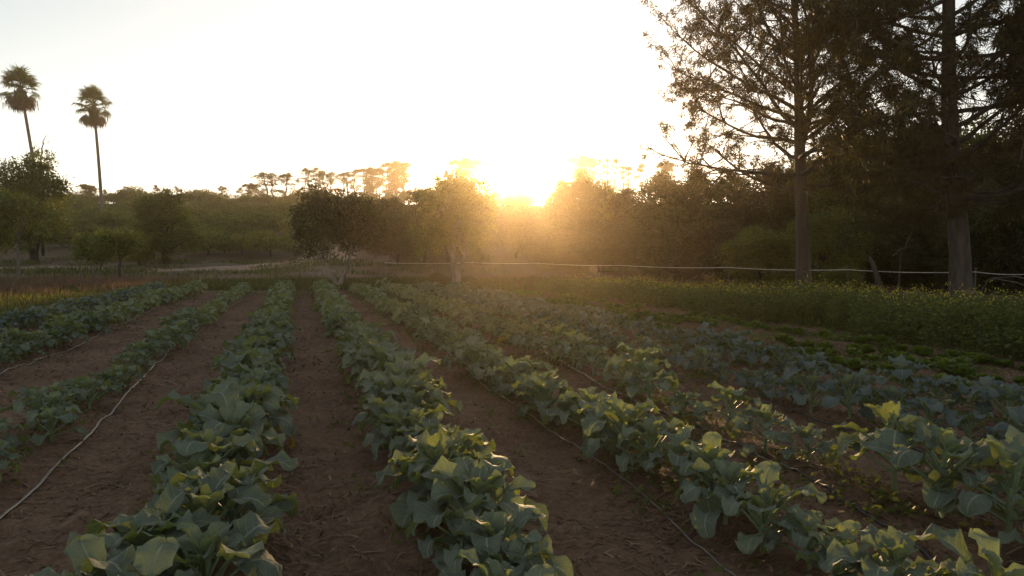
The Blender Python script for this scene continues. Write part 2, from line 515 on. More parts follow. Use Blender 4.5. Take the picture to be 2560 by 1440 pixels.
# unit dense tree variants: height 1 m .. scaled non-uniformly; built at 6 m tall, 5 m wide
def dense_variant(seed, mat, h=6.0, w=5.0, zb=.25, ncl=950, per=17, L=.19, W=.085, cr=.22, nl=9):
    rng = rng_(seed)
    mb = MB()
    clump_crown(mb, random_lobes(rng, w, h, nl, zb), ncl, per, cr, L, W, rng)
    # ragged leader shoots on top
    for k in range(7):
        a = rng.uniform(0, 6.28); r = w * rng.uniform(0, .22)
        c = (math.cos(a) * r, math.sin(a) * r, h * rng.uniform(.88, 1.0), .3, .3, rng.uniform(.35, .8))
        clump_crown(mb, [c], 12, 14, .13, L, W, rng)
    crown = mb.mesh('dense_crown', [mat])
    mb = MB()
    nst = rng.integers(1, 4)
    for k in range(nst):
        a = rng.uniform(0, 6.28)
        P = wobble((math.cos(a) * .15, math.sin(a) * .15, -.2), (math.cos(a) * w * .14, math.sin(a) * w * .14, h * .75), 8, .06, rng)
        mb.add(*tube(P, np.linspace(.17, .04, 8), 7))
        for q in range(5):
            b = rng.uniform(0, 6.28); st = P[2 + q]
            e = st + np.array([math.cos(b) * w * .32, math.sin(b) * w * .32, h * .16])
            mb.add(*tube(wobble(st, e, 5, .05, rng), np.linspace(.06, .012, 5), 4))
    trunk = mb.mesh('dense_trunk', [M['bark_dark']])
    return crown, trunk

DENSE = [dense_variant(101, M['tree_dark']), dense_variant(102, M['tree_brown'], nl=12), dense_variant(103, M['tree_dark'], nl=7),
         dense_variant(104, M['tree_green'], nl=11), dense_variant(105, M['tree_dark'], nl=14)]

def place_dense(name, px, depth, top, wpx, var, label, cat, group=None, rz=0.0, sink=0.0, widen=1.0):
    p = ground_at(px, depth)
    htop = CAM_H + (HORIZON - top) / F * depth - p.z
    w = wpx / F * depth * widen
    sc = (w / 5.0, w / 5.0, htop / 6.35)
    o = thing(name, label, cat, (p.x, p.y, p.z - sink), rz, group)
    crown, trunk = DENSE[var]
    link('trunk', trunk, o, sc=sc)
    link('crown', crown, o, sc=sc)
    return o

# ------------------------------------------------------------------ hillside orchard
def shrub_variant(seed, mat):
    rng = rng_(seed); mb = MB()
    lobes = [(0, 0, 1.2, 1.9, 1.9, 1.25)]
    for k in range(7):
        a = rng.uniform(0, 6.28)
        lobes.append((math.cos(a) * 1.35, math.sin(a) * 1.35, rng.uniform(.8, 1.9), .85, .85, rng.uniform(.5, .85)))
    clump_crown(mb, lobes, 250, 12, .2, .26, .13, rng)
    mb.add(*tube(wobble((0, 0, -.3), (.1, 0, 1.6), 4, .04, rng), [.11, .09, .07, .03], 5), m=1)
    return mb.mesh('orchard_tree', [mat, M['bark_dark']])
SHRUB = [shrub_variant(s, M['orchard']) for s in (201, 202, 203, 204)]
rg = rng_(7)
orch_depths = [75, 83, 92, 101, 111, 121, 131, 141, 152, 163, 174, 182]
row_words = ['lowest', 'second lowest', 'third lowest', 'fourth lowest', 'fifth lowest', 'sixth lowest', 'sixth highest', 'fifth highest', 'fourth highest', 'third highest', 'second highest', 'topmost']
for ri, dep in enumerate(orch_depths):
    px0, px1 = -420, 800
    if ri < 3: px0 = 500 if ri == 0 else (180 if ri == 1 else 60)
    if ri == 0: px1 = 745
    if ri >= 7: px1 = 1010
    if ri >= 10: px1 = 1330
    step = 3.3 + dep * .006
    x = (px0 - 1280) / F * dep
    while x < (px1 - 1280) / F * dep:
        y = dep + rg.uniform(-1.6, 1.6)
        xx = x + rg.uniform(-.8, .8)
        s = rg.uniform(.72, 1.0) * (1.0 if ri < 10 else 1.1)
        if ri >= 10: s *= rg.choice([.85, 1.0, 1.15, 1.55], p=[.3, .3, .25, .15])
        o = link('orchard_tree', SHRUB[rg.integers(4)], None, (xx, y, tz(xx, y)), (0, 0, rg.uniform(0, 6.28)), (s * 1.1, s * 1.1, s * rg.uniform(.85, 1.15)))
        tag(o, 'low round green orchard tree in the ' + row_words[ri] + ' row of the hillside', 'orchard tree', 'orchard trees, row %s' % row_words[ri])
        x += step * rg.uniform(.85, 1.2)

# ------------------------------------------------------------------ eucalyptus on the skyline
def euc_variant(seed, h=10.0, w=7.0, stems=3, dense=1.0):
    rng = rng_(seed)
    mt = MB(); mc = MB()
    for k in range(stems):
        bx = (k - (stems - 1) / 2) * w / max(stems, 2) * .55 + rng.uniform(-.3, .3)
        top = np.array([bx * 1.5 + rng.uniform(-.5, .5), rng.uniform(-1, 1), h * rng.uniform(.82, .98)])
        P = wobble((bx, 0, -1), top, 8, .12, rng)
        mt.add(*tube(P, np.linspace(.22, .06, 8), 5))
        for q in range(27):
            st = P[rng.integers(2, 8)]
            a = rng.uniform(0, 6.28); r = w * rng.uniform(.10, .3)
            e = st + np.array([math.cos(a) * r, math.sin(a) * r * .8, rng.uniform(.2, 1.8)])
            e[2] = min(e[2], h - .5 - rng.uniform(0, 2.4) * (r / (w * .3)))
            mt.add(*tube(wobble(st, e, 4, .06, rng), [.06, .045, .03, .015], 4))
            s = rng.uniform(.3, .8)
            clump_crown(mc, [(e[0], e[1], e[2], s * 1.15, s, s * .85)], int(15 * dense), 8, .15, .27, .10, rng, inner=.3)
        s = .5
        clump_crown(mc, [(top[0], top[1], top[2], s * .9, s, s * .8)], int(30 * dense), 9, .16, .3, .12, rng, inner=.3)
    return mc.mesh('euc_crown', [M['euc']]), mt.mesh('euc_trunk', [M['bark']])
EUC = [euc_variant(301), euc_variant(302, stems=2), euc_variant(303, w=5.0, stems=1), euc_variant(304, w=6.0, stems=4, dense=1.2), euc_variant(305, w=3.6, stems=2, dense=.5)]
eucs = [
    (694, 433, 78, 0, 'low spreading eucalyptus at the left end of the skyline group'),
    (772, 417, 62, 1, 'rounded eucalyptus standing second from the left on the skyline'),
    (838, 430, 70, 0, 'wide flat-topped eucalyptus beside a bare leaning trunk on the ridge'),
    (888, 418, 44, 2, 'narrow eucalyptus at the left edge of the dense skyline clump'),
    (925, 420, 50, 3, 'mid-height eucalyptus with many thin stems inside the dense skyline clump'),
    (958, 418, 54, 1, 'eucalyptus left of the tallest pair on the ridge'),
    (988, 405, 58, 3, 'tallest eucalyptus on the ridge left of the sun'),
    (1014, 412, 40, 2, 'last eucalyptus before the open gap left of the sun'),
    (1160, 398, 64, 3, 'tall thin eucalyptus above the forked tree left of the sun'),
    (1205, 402, 44, 4, 'sparse sunlit eucalyptus right beside the sun'),
    (1450, 392, 66, 3, 'broad golden eucalyptus just right of the sun'),
    (1488, 396, 40, 1, 'slim eucalyptus between the golden one and a bare pair of poles'),
    (1523, 392, 34, 4, 'thin two-stemmed eucalyptus with sparse top right of the sun'),
    (1562, 412, 36, 4, 'isolated wispy eucalyptus in the gap right of the sun'),
    (1608, 402, 38, 2, 'narrow pointed eucalyptus above the dark wood right of the sun'),
    (1662, 406, 40, 3, 'small eucalyptus nearest the big airy tree on the skyline'),
]
for px, top, w, v, lab in eucs:
    dep = 172 + (px * 37 % 9)
    p = ground_at(px, dep)
    h = CAM_H + (HORIZON - top) / F * dep - p.z
    base_w = [7, 7, 5, 6, 3.6][v]
    o = thing('eucalyptus_tree', lab, 'eucalyptus', p, rg.uniform(-.5, .5), 'eucalyptus trees along the skyline')
    ww = w / F * dep / base_w * 1.35
    link('trunk', EUC[v][1], o, sc=(ww, ww, h / 10))
    link('crown', EUC[v][0], o, sc=(ww, ww, h / 10))
# low scrub along the crest
for k, px in enumerate(list(range(215, 660, 26)) + [1060, 1235, 1262, 1290, 1318]):
    dep = 184 + rg.uniform(-2, 5)
    p = ground_at(px + rg.uniform(-8, 8), dep)
    s = rg.uniform(.6, 1.25)
    o = link('crest_shrub', EUC[int(rg.integers(0, 4))][0], None, (p.x, p.y, p.z - 1.2 * s), (0, 0, rg.uniform(0, 6)), (s * .55, s * .55, s * .55))
    tag(o, 'wispy shrub poking above the hill crest against the sky', 'shrub', 'wispy shrubs on the hill crest')

# ------------------------------------------------------------------ dense wood
wood = [
    # px depth top width variant label
    (985, 63, 492, 150, 1, 'dark bushy tree directly behind the V-trunked tree, on its right'),
    (1055, 60, 476, 150, 0, 'dark tree filling the gap between the V-trunked and forked trees'),
    (1122, 66, 430, 130, 3, 'tall sun-hazed tree rising behind the forked pale trunk'),
    (1205, 62, 482, 120, 2, 'glowing tree just right of the forked pale trunk'),
    (1292, 74, 492, 150, 1, 'low tree in the notch directly under the sun'),
    (1400, 62, 452, 84, 0, 'sunlit dense tree on the right shoulder of the sun notch'),
    (1446, 58, 428, 110, 2, 'taller golden-edged tree right of the sun notch'),
    (1506, 60, 455, 130, 3, 'rounded tree below the thin skyline eucalyptus pair'),
    (1580, 58, 468, 130, 1, 'low brownish tree right of the sun glow, between taller neighbours'),
    (1655, 54, 432, 140, 0, 'dense tree at the left foot of the big airy tree crown'),
    (1735, 52, 420, 150, 2, 'dark dense tree under the lowest left limbs of the airy tree'),
    (1822, 50, 428, 150, 4, 'dark tree showing left of the straight grey trunk'),
    (1910, 48, 402, 150, 1, 'brown-green tree just behind the straight grey trunk on its left'),
    (1995, 50, 396, 150, 0, 'dark tree directly behind the straight grey trunk'),
    (2080, 46, 352, 160, 3, 'dark leafy tree rising between the two big trunks'),
    (2165, 44, 334, 170, 2, 'broad black-green tree in the middle between the big trunks'),
    (2250, 42, 312, 180, 4, 'tall dark tree just left of the leaning thick trunk'),
    (2345, 43, 330, 170, 0, 'dark tree hidden behind the leaning thick trunk'),
    (2440, 40, 300, 190, 3, 'tall dark tree just right of the leaning thick trunk'),
    (2535, 38, 286, 200, 1, 'dark tree at the right end of the wood, touching the photo edge'),
    (2650, 38, 270, 220, 2, 'dark tree closing the wood beyond the right photo edge'),
    (1400, 56, 560, 120, 1, 'low bush in the shade right below the sun glow'),
    (1500, 53, 545, 150, 2, 'low dark bushy tree behind the second fence post'),
    (1600, 50, 538, 160, 0, 'mid-height dark bush between the second and third fence posts'),
    (1700, 46, 520, 170, 4, 'dark bush left of the third fence post'),
    (1800, 42, 530, 170, 1, 'dusty brown bush behind the third fence post'),
    (1905, 38, 545, 170, 3, 'green-tinged bush at the left side of the straight grey trunk'),
    (2075, 34, 500, 160, 3, 'green bush right of the straight grey trunk, leaves down to the fence'),
    (2190, 36, 470, 180, 0, 'black-green bush above the thin leaning trunk'),
    (2300, 34, 480, 170, 4, 'dark undergrowth bush left of the thick leaning trunk'),
    (2470, 31, 450, 190, 2, 'dark undergrowth bush right of the thick leaning trunk'),
    (2590, 29, 430, 200, 0, 'dark undergrowth bush in the bottom right of the wood'),
    (1850, 66, 500, 170, 2, 'deep shaded bush far behind the wire, left of the straight grey trunk'),
    (1975, 64, 505, 170, 0, 'deep shaded bush far behind the straight grey trunk'),
    (2120, 62, 505, 180, 4, 'deep shaded bush far behind the ragged weedy bush'),
    (2270, 60, 505, 180, 2, 'deep shaded bush seen far between sapling and thick trunk'),
    (2420, 58, 505, 180, 0, 'deep shaded bush far behind the thick trunk'),
    (2560, 56, 505, 200, 4, 'deep shaded bush at the far right behind the wire'),
]
for px, dep, top, w, v, lab in wood:
    place_dense('wood_tree' if top < 500 else 'bush', px, dep, top, w, v, lab, 'tree' if top < 500 else 'bush', None, rg.uniform(0, 6.28), widen=1.4 if px > 1340 else 1.15, sink=.15 if top < 500 else .45)
for px_, d_, t_, lb in ((2330, 33, 600, 'low dark bush filling the shade just left of the thick trunk base'), (2430, 31, 604, 'low dark bush filling the shade behind the thick trunk base'),
                     (2520, 30, 598, 'low dark bush behind the fallen branches at the right edge'), (2620, 29, 596, 'low dark bush past the right photo edge behind the wire'), (2240, 35, 610, 'low dark bush just right of the thin leaning sapling')):
    place_dense('bush', px_, d_, t_, 200, (px_ // 10) % 3, lb, 'bush', None, px_ * .1, sink=.5)
place_dense('bush', 1440, 47, 632, 80, 1, 'small round dark bush at the fence between first and second posts', 'bush')
place_dense('bush', 1098, 38.5, 682, 60, 1, 'small reddish shrub at the left foot of the forked pale trunk', 'bush')
place_dense('bush', 2110, 28.5, 668, 110, 3, 'ragged weedy bush at the foot of the straight grey trunk', 'bush')

# ------------------------------------------------------------------ left trees
place_dense('dark_shade_tree', 415, 62, 478, 175, 3, 'rounded dark green tree in front of the hillside orchard', 'tree', None, 1.0)
place_dense('shrub', 345, 60, 580, 90, 3, 'small green shrub left of the rounded dark tree', 'shrub', None, 2.0)
o = place_dense('broad_tree', 88, 66, 384, 190, 3, 'big bushy green tree in front of the leaning palm', 'tree', None, .4)

def leafy_tree(name, px, depth, top, wpx, crown_bot, label, seed, mat, trunk_paths, tr=.1, ncl=500, per=16, L=.15, W=.075, cr=.17, bark='bark', nl=9, lobes=None):
    """tree whose trunk shows: trunk_paths in metres relative to the base"""
    rng = rng_(seed)
    p = ground_at(px, depth)
    k = depth / F
    w = wpx * k
    h = CAM_H + (HORIZON - top) * k - p.z
    zb = CAM_H + (HORIZON - crown_bot) * k - p.z
    o = thing(name, label, 'tree', p)
    mb = MB()
    clump_crown(mb, lobes(k) if lobes else random_lobes(rng, w, h, nl, zb), ncl, per, cr, L, W, rng)
    crown = link('crown', mb.mesh('leafy_crown', [mat]), o)
    for q, (path, r0, r1) in enumerate(trunk_paths):
        mb = MB()
        pts = np.array(path, float)
        n = 12
        t = np.linspace(0, len(pts) - 1, n)
        P = np.stack([np.interp(t, np.arange(len(pts)), pts[:, c]) for c in range(3)], 1)
        P[1:-1] += rng.normal(size=(n - 2, 3)) * .02
        rad = np.linspace(r0, r1, n) * rng.uniform(.92, 1.08, n)
        rad[0] *= 1.35
        mb.add(*tube(P, rad, 9))
        for b in range(5):
            st = P[rng.integers(n * 3 // 4, n)]
            a = rng.uniform(0, 6.28)
            e = st + np.array([math.cos(a) * w * .16, math.sin(a) * w * .16, h * .28])
            mb.add(*tube(wobble(st, e, 5, .05, rng), np.linspace(r1 * .9, .01, 5), 5))
        link('trunk' if q == 0 else 'limb', mb.mesh('trunk', [M[bark]]), o)
    return o

leafy_tree('citrus_tree', 45, 44, 478, 190, 626, 'leafy tree at the left photo edge with a straight grey trunk', 401, M['tree_green'],
           [([(0, 0, -.1), (.02, 0, 1.2), (.05, 0, 2.6)], .11, .05)], ncl=520, L=.17, W=.085)
leafy_tree('small_tree', 238, 43, 578, 130, 664, 'small spreading tree with a thin V-shaped trunk, left of its twin', 402, M['tree_green'],
           [([(0, 0, -.1), (.1, 0, .45), (.45, 0, 1.1)], .06, .03), ([(0, 0, .3), (-.3, 0, .8), (-.5, 0, 1.2)], .045, .02)], ncl=300)
leafy_tree('small_tree', 298, 41, 576, 145, 655, 'small spreading tree with one straight dark trunk, right of its twin', 403, M['tree_green'],
           [([(0, 0, -.1), (-.02, 0, .6), (.02, 0, 1.3)], .085, .05)], ncl=330, bark='bark_dark')

# tree with the V-shaped trunk at the end of the rows
def vlobes(k):
    D = 36 / F
    f = lambda px, py, rx, rz, y=0: ((px - 842) * D, y, CAM_H + (HORIZON - py) * D, rx * D, rx * D, rz * D)
    return [f(800, 560, 62, 72), f(900, 560, 66, 62, .4), f(850, 520, 70, 42, .3), f(790, 490, 34, 26), f(765, 600, 34, 50), f(935, 545, 40, 34, .3),
            f(840, 600, 60, 50, -.4), f(845, 630, 34, 34, .3), f(890, 600, 60, 44, .2), f(765, 640, 24, 24), f(925, 590, 40, 44), f(800, 540, 50, 50, -.8), f(880, 530, 50, 40, -.8), f(840, 575, 60, 60, .9)]
leafy_tree('shade_tree', 842, 36, 462, 235, 655, 'dense tree with a pale V-shaped trunk at the end of the rows', 404, M['tree_dark'],
           [([(0, 0, -.1), (-.12, 0, .35), (-.38, 0, .9), (-.8, 0, 1.35)], .13, .06), ([(.04, 0, .05), (.28, 0, .5), (.5, 0, .95), (.62, 0, 1.7)], .12, .06)],
           ncl=900, per=17, L=.14, W=.07, cr=.15, bark='bark_pale', lobes=vlobes)
def flobes(k):
    D = 38 / F
    f = lambda px, py, rx, rz, y=0: ((px - 1140) * D, y, CAM_H + (HORIZON - py) * D, rx * D, rx * D, rz * D)
    return [f(1130, 540, 66, 70), f(1180, 560, 56, 66, .4), f(1080, 580, 50, 50, .2), f(1140, 470, 44, 36, .3), f(1100, 510, 50, 36), f(1200, 500, 36, 40), f(1150, 600, 60, 40, -.4), f(1075, 620, 34, 34)]
leafy_tree('shade_tree', 1140, 38, 440, 190, 650, 'hazy backlit tree with a thick pale forked trunk left of the sun', 405, M['tree_green'],
           [([(0, 0, -.1), (.0, 0, .6), (-.12, 0, 1.1), (-.3, 0, 1.7)], .24, .12), ([(.1, 0, .65), (.28, 0, 1.0), (.55, 0, 1.6)], .14, .07)],
           ncl=760, per=16, L=.14, W=.07, cr=.16, bark='bark_pale', lobes=flobes)

# bare dead tree behind the big bushy tree
def bare_tree(name, label, p, segs, r0):
    o = thing(name, label, 'dead tree', p)
    mb = MB()
    for (a, b, ra, rb) in segs:
        mb.add(*tube(wobble(a, b, 6, .04, rng_(int(abs(a[0] * 100 + b[2] * 77)))), np.linspace(ra, rb, 6), 5))
    link('branches', mb.mesh('bare', [M['bark_dark']]), o)
    return o
k = 68 / F
zf = lambda py: CAM_H + (HORIZON - py) * k
p = ground_at(108, 68)
B = lambda px, py, y=0: ((px - 108) * k, y, zf(py) - p.z)
bare_tree('dead_tree', 'bare dead branches sticking out above the big bushy tree', p,
          [(B(108, 640), B(108, 400), .14, .08), (B(108, 400), B(115, 354), .08, .04), (B(115, 354), B(123, 336), .04, .012), (B(114, 363), B(127, 358), .03, .015), (B(127, 360), B(138, 346), .02, .008),
           (B(109, 375), B(96, 365), .03, .015), (B(96, 365), B(90, 352), .018, .008), (B(108, 384), B(92, 386), .03, .012), (B(108, 381), B(128, 381), .02, .01), (B(128, 381), B(142, 368), .015, .006),
           (B(108, 420), B(78, 398), .04, .02), (B(78, 398), B(65, 358), .025, .008), (B(100, 380), B(97, 371), .015, .008)], .1)
kk = 170 / F
pz = ground_at(868, 170)
Bz = lambda px, py: ((px - 868) * kk, 0, CAM_H + (HORIZON - py) * kk - pz.z)
bare_tree('dead_tree', 'bare hooked trunk leaning among the skyline eucalyptus', pz,
          [(Bz(872, 520), Bz(870, 480), .22, .18), (Bz(870, 480), Bz(868, 448), .18, .14), (Bz(868, 448), Bz(860, 446), .12, .06), (Bz(870, 470), Bz(876, 455), .08, .03)], .2)
pz = ground_at(1075, 120)
kq = 120 / F
Bz = lambda px, py: ((px - 1075) * kq, 0, CAM_H + (HORIZON - py) * kq - pz.z)
bare_tree('dead_tree', 'thin bare snag sticking up left of the forked tree crown', pz,
          [(Bz(1078, 600), Bz(1076, 470), .12, .07), (Bz(1076, 470), Bz(1067, 440), .07, .02), (Bz(1076, 466), Bz(1080, 450), .04, .015)], .2)

# ------------------------------------------------------------------ palms
def frond_mesh(seed, dead=False):
    rng = rng_(seed); mb = MB()
    Lp = 1.25
    P = np.array([(0, 0, 0), (.5, 0, .04), (Lp, 0, 0)])
    mb.add(*tube(P, [.045, .03, .025], 4))
    nseg = 17
    for k in range(nseg):
        a = (k / (nseg - 1) - .5) * 3.9
        L = 1.15 * (1 - .18 * abs(a) / 2) * rng.uniform(.88, 1.05)
        d = np.array([math.cos(a), math.sin(a), 0]); s = np.array([-math.sin(a), math.cos(a), 0])
        up = np.array([0, 0, 1.0])
        base = np.array([Lp, 0, 0])
        w = .06
        mid = base + d * L * .55 + up * .06
        tip = base + d * L * rng.uniform(.85, 1.05) - up * rng.uniform(.1, .5) * (1.6 if dead else 1)
        V = [base, mid + s * w, tip, mid - s * w, mid + up * .02]
        mb.add(V, None, [(0, 1, 4), (1, 2, 4), (2, 3, 4), (3, 0, 4)], r=rng.uniform(.2, .9))
    return mb.mesh('frond', [M['palm_dead'] if dead else M['palm']], False)
FROND = [frond_mesh(501), frond_mesh(502), frond_mesh(503)]
FROND_D = [frond_mesh(511, True), frond_mesh(512, True)]
def palm(label, base_px, depth, top_py, crown_px, lean_px, seed, size, two_tier):
    rng = rng_(seed)
    p = ground_at(base_px, depth)
    k = depth / F
    zt = CAM_H + (HORIZON - top_py) * k - p.z       # crown heart
    dx = lean_px * k
    o = thing('fan_palm', label, 'palm tree', p)
    t = np.linspace(0, 1, 16)
    P = np.stack([dx * t ** 1.0 + .12 * np.sin(t * 3.1), 0 * t, zt * t - .3 * (1 - t)], 1)
    mb = MB(); mb.add(*tube(P, np.linspace(.24, .15, 16) * np.where(t < .05, 1.3, 1), 10))
    link('trunk', mb.mesh('palm_trunk', [M['bark_palm']]), o)
    H = Vector((dx, 0, zt))
    n = 38
    for q in range(n):
        f = (q + .5) / n
        el = math.radians(88 - 132 * f + rng.uniform(-12, 12))
        if two_tier and -.15 < el < .22: el += .35
        az = q * 2.39996 + rng.uniform(-.2, .2)
        s = size * rng.uniform(.85, 1.1)
        ob = link('frond', FROND[q % 3], o, H + Vector((0, 0, .1 - .5 * f)), (rng.uniform(-.4, .4), -el, az), (s, s, s))
    nd = 20
    for q in range(nd):
        el = math.radians(rng.uniform(-62, -38))
        az = q * 2.39996 + .7
        s = size * rng.uniform(.8, 1.0)
        ob = link('frond', FROND_D[q % 2], o, H + Vector((0, 0, -.45 - .25 * rng.random())), (rng.uniform(-.4, .4), -el, az), (s, s, s))
        ob['label'] = 'brown drooping dead frond'
    # skirt of hanging dead leaves
    mb = MB()
    for q in range(420):
        az = rng.uniform(0, 6.28); z0 = zt - rng.uniform(.2, 1.2) * size
        f = (zt - z0) / (1.6 * size)
        r0 = .25 + .5 * (1 - f) * size; L = rng.uniform(.6, 1.2) * size
        a = np.array([dx + math.cos(az) * r0, math.sin(az) * r0, z0])
        r1 = max(.22, r0 - .28)
        b = np.array([dx + math.cos(az + .05) * r1, math.sin(az + .05) * r1, z0 - L])
        if rng.random() < (.22 if two_tier else .04):
            ro = rng.uniform(.9, 1.9) * size
            a = np.array([dx + math.cos(az) * ro, math.sin(az) * ro, zt - rng.uniform(.9, 1.5) * size]); b = a + np.array([.08 * math.cos(az), .08 * math.sin(az), -rng.uniform(.5, 1.1)])
        s = np.array([-math.sin(az), math.cos(az), 0]) * .07
        mb.add([a - s, a + s, b + s * .3, b - s * .3], [(0, 1, 2, 3)], r=rng.uniform(0, 1))
    mb.add(*tube(np.array([(dx, 0, zt + .3), (dx, 0, zt - .7 * size), (dx, 0, zt - 1.5 * size), (dx - .02, 0, zt - 1.9 * size)]), [.2, .42 * size, .36 * size, .2], 10))
    link('dead_leaf_skirt', mb.mesh('skirt', [M['palm_dead']], False), o)
    return o
palm('left palm of the two, leaning trunk and shaggy hanging dead fronds', 112, 98, 224, 95, -50, 61, 1.18, True)
palm('right palm of the two, straighter and slightly shorter trunk', 259, 104, 268, 90, -17, 62, 1.18, False)

# ------------------------------------------------------------------ shed glimpsed behind the left tree
p = ground_at(-35, 92)
sh = thing('shed', 'pale low shed glimpsed at the left edge behind the leafy tree', 'shed', (p.x, p.y, p.z))
def box(mb, a, b, m=0):
    x0, y0, z0 = a; x1, y1, z1 = b
    V = [(x0, y0, z0), (x1, y0, z0), (x1, y1, z0), (x0, y1, z0), (x0, y0, z1), (x1, y0, z1), (x1, y1, z1), (x0, y1, z1)]
    mb.add(V, [(0, 1, 5, 4), (1, 2, 6, 5), (2, 3, 7, 6), (3, 0, 4, 7), (4, 5, 6, 7), (3, 2, 1, 0)], m=m)
mb = MB(); box(mb, (-4.5, 0, -2), (2.6, 4, 4.0)); link('wall', mb.mesh('shed_wall', [M['shed_wall']], False), sh)
mb = MB(); mb.add([(-4.9, -.4, 4.003), (3.0, -.4, 4.003), (3.0, 2, 5.3), (-4.9, 2, 5.3), (3.0, 4.4, 4.003), (-4.9, 4.4, 4.003)], [(0, 1, 2, 3), (3, 2, 4, 5), (0, 5, 4, 1)], [(1, 4, 2), (0, 3, 5)])
link('roof', mb.mesh('shed_roof', [M['shed_roof']], False), sh)
for q in range(3):
    mb = MB(); box(mb, (-.6 + q * 1.1, -.06, 2.2), (.1 + q * 1.1, -.004, 3.2)); link('window', mb.mesh('shed_window', [M['shed_roof']], False), sh)

# ------------------------------------------------------------------ big airy trees on the right
def airy_tree(name, label, p, trunk, r0, r1, limbs, seed, leaders=(), tuft=(.26, .022), ntuft=3, nn=9, second=8, third=3, base_len=1.0, mat='needle', bark='bark', flare=1.3):
    rng = rng_(seed)
    o = thing(name, label, 'tree', p)
    def res(path, n):
        pts = np.array(path, float); t = np.linspace(0, len(pts) - 1, n)
        P = np.stack([np.interp(t, np.arange(len(pts)), pts[:, c]) for c in range(3)], 1)
        for _ in range(3): P[1:-1] = (P[:-2] + P[1:-1] + P[2:]) / 3
        return P
    T = res(trunk, 26)
    rad = np.linspace(r0, r1, 26); rad[:3] *= np.array([flare, 1 + (flare - 1) * .5, 1 + (flare - 1) * .2])
    mb = MB()
    V, Qd = tube(T, rad, 14)
    V[:, :2] += (fbm(V[:, 2:3] * 2 + V[:, 0:1] * 6, V[:, 1:2] * 6, 2, seed) * .018)
    mb.add(V, Qd)
    link('trunk', mb.mesh('trunk', [M[bark]]), o)
    axes = [T]
    for (z_from, path, ra, rb) in leaders:
        Lp = res(path, 20); mb = MB(); mb.add(*tube(Lp, np.linspace(ra, rb, 20), 9)); link('limb', mb.mesh('limb', [M[bark]]), o); axes.append(Lp)
    crown = MB()
    def sub(mbx, start, d, L, r, level):
        n = [9, 6, 4][level]
        P = [np.array(start)]; dd = np.array(d, float)
        for s in range(n - 1):
            dd = dd + rng.normal(size=3) * [.10, .16, .2][level] + np.array([0, 0, [.05, .03, -.03][level]])
            dd /= np.linalg.norm(dd)
            P.append(P[-1] + dd * L / (n - 1))
        P = np.array(P)
        mbx.add(*tube(P, np.linspace(r, max(r * .25, .006), n), [6, 4, 3][level]))
        if level < 2:
            cnt = int((second if level == 0 else third) * max(.6, L / ([3.0, 1.3][level])))
            for c in range(cnt):
                f = rng.uniform(.22, 1.0) ** .8
                i0 = min(int(f * (n - 1)), n - 2)
                q = P[i0] + (P[i0 + 1] - P[i0]) * (f * (n - 1) - i0)
                dd2 = (P[i0 + 1] - P[i0]); dd2 /= np.linalg.norm(dd2)
                nd = dd2 * .75 + rng.normal(size=3) * .62; nd[2] += .1; nd /= np.linalg.norm(nd)
                sub(mbx, q, nd, L * rng.uniform(.28, .5) * (1.15 - .5 * f), max(r * .35, .008), level + 1)
        if level >= 1:
            m = ntuft if level == 2 else ntuft + 1
            fs = rng.uniform(.35, 1, m); idx = np.minimum((fs * (n - 1)).astype(int), n - 2)
            C = P[idx] + (P[idx + 1] - P[idx]) * (fs * (n - 1) - idx)[:, None]
            C = np.concatenate([C, P[-1:]])
            Pn = np.repeat(C, nn, 0) + rng.normal(size=(len(C) * nn, 3)) * .05
            Dn = rng.normal(size=(len(Pn), 3)) * .7 + dd * .5 + np.array([0, 0, -.35])
            V, Qq = leaves(Pn, Dn, tuft[0], tuft[1], rng)
            crown.add(V, Qq, r=np.repeat(np.clip(np.repeat(rng.uniform(.2, .8, len(C)), nn) + rng.normal(size=len(Pn)) * .1, 0, 1), 4))
    for (ax, f, az, el, L, r) in limbs:
        A = axes[ax]; q = A[min(int(f * (len(A) - 1)), len(A) - 1)]
        d = (math.cos(az) * math.cos(el), math.sin(az) * math.cos(el), math.sin(el))
        mbx = MB(); sub(mbx, q, d, L, r, 0)
        link('limb', mbx.mesh('limb', [M[bark]]), o)
    link('crown', crown.mesh('crown', [M[mat]], False), o)
    return o

# airy tree with the straight grey trunk
D1 = 27.0; k1 = D1 / F
p1 = ground_at(2012, D1)
X1 = lambda px: (px - 2012) * k1
Z1 = lambda py: CAM_H + (HORIZON - py) * k1
rl = rng_(88)
lim1 = []
for q in range(56):
    f = .33 + .67 * ((q + .5) / 56) ** .95
    z = Z1(-150) * f
    top = f
    az = q * 2.39996 + rl.uniform(-.3, .3)
    env = 5.3 * (1 - .5 * smooth(.66, 1.0, f))
    if math.cos(az) > 0: env *= .62
    env *= 1.0 if f > .46 else .85
    el = math.radians(rl.uniform(-2, 20) + 62 * (f - .33))
    lim1.append((0 if (q % 2 or f < .55) else 1, f if (q % 2 or f < .55) else (f - .45) / .55, az, el, env * rl.uniform(.8, 1.08), .05 + .05 * (1 - f)))
airy_tree('airy_tree', 'tall airy backlit tree with a straight grey trunk behind the weeds', p1,
          [(0, 0, -.2), (X1(2006), 0, Z1(590)), (X1(1996), 0, Z1(400)), (X1(1990), 0, Z1(200)), (X1(1975), 0, Z1(0)), (X1(1960), .1, Z1(-170))], .27, .05,
          lim1, 91, leaders=[(0, [(X1(1997), 0, Z1(365)), (X1(2022), .1, Z1(300)), (X1(2030), .2, Z1(130)), (X1(2042), .3, Z1(-130))], .13, .04)],
          tuft=(.16, .03), ntuft=2, nn=11, second=10, third=3, bark='bark_mid')

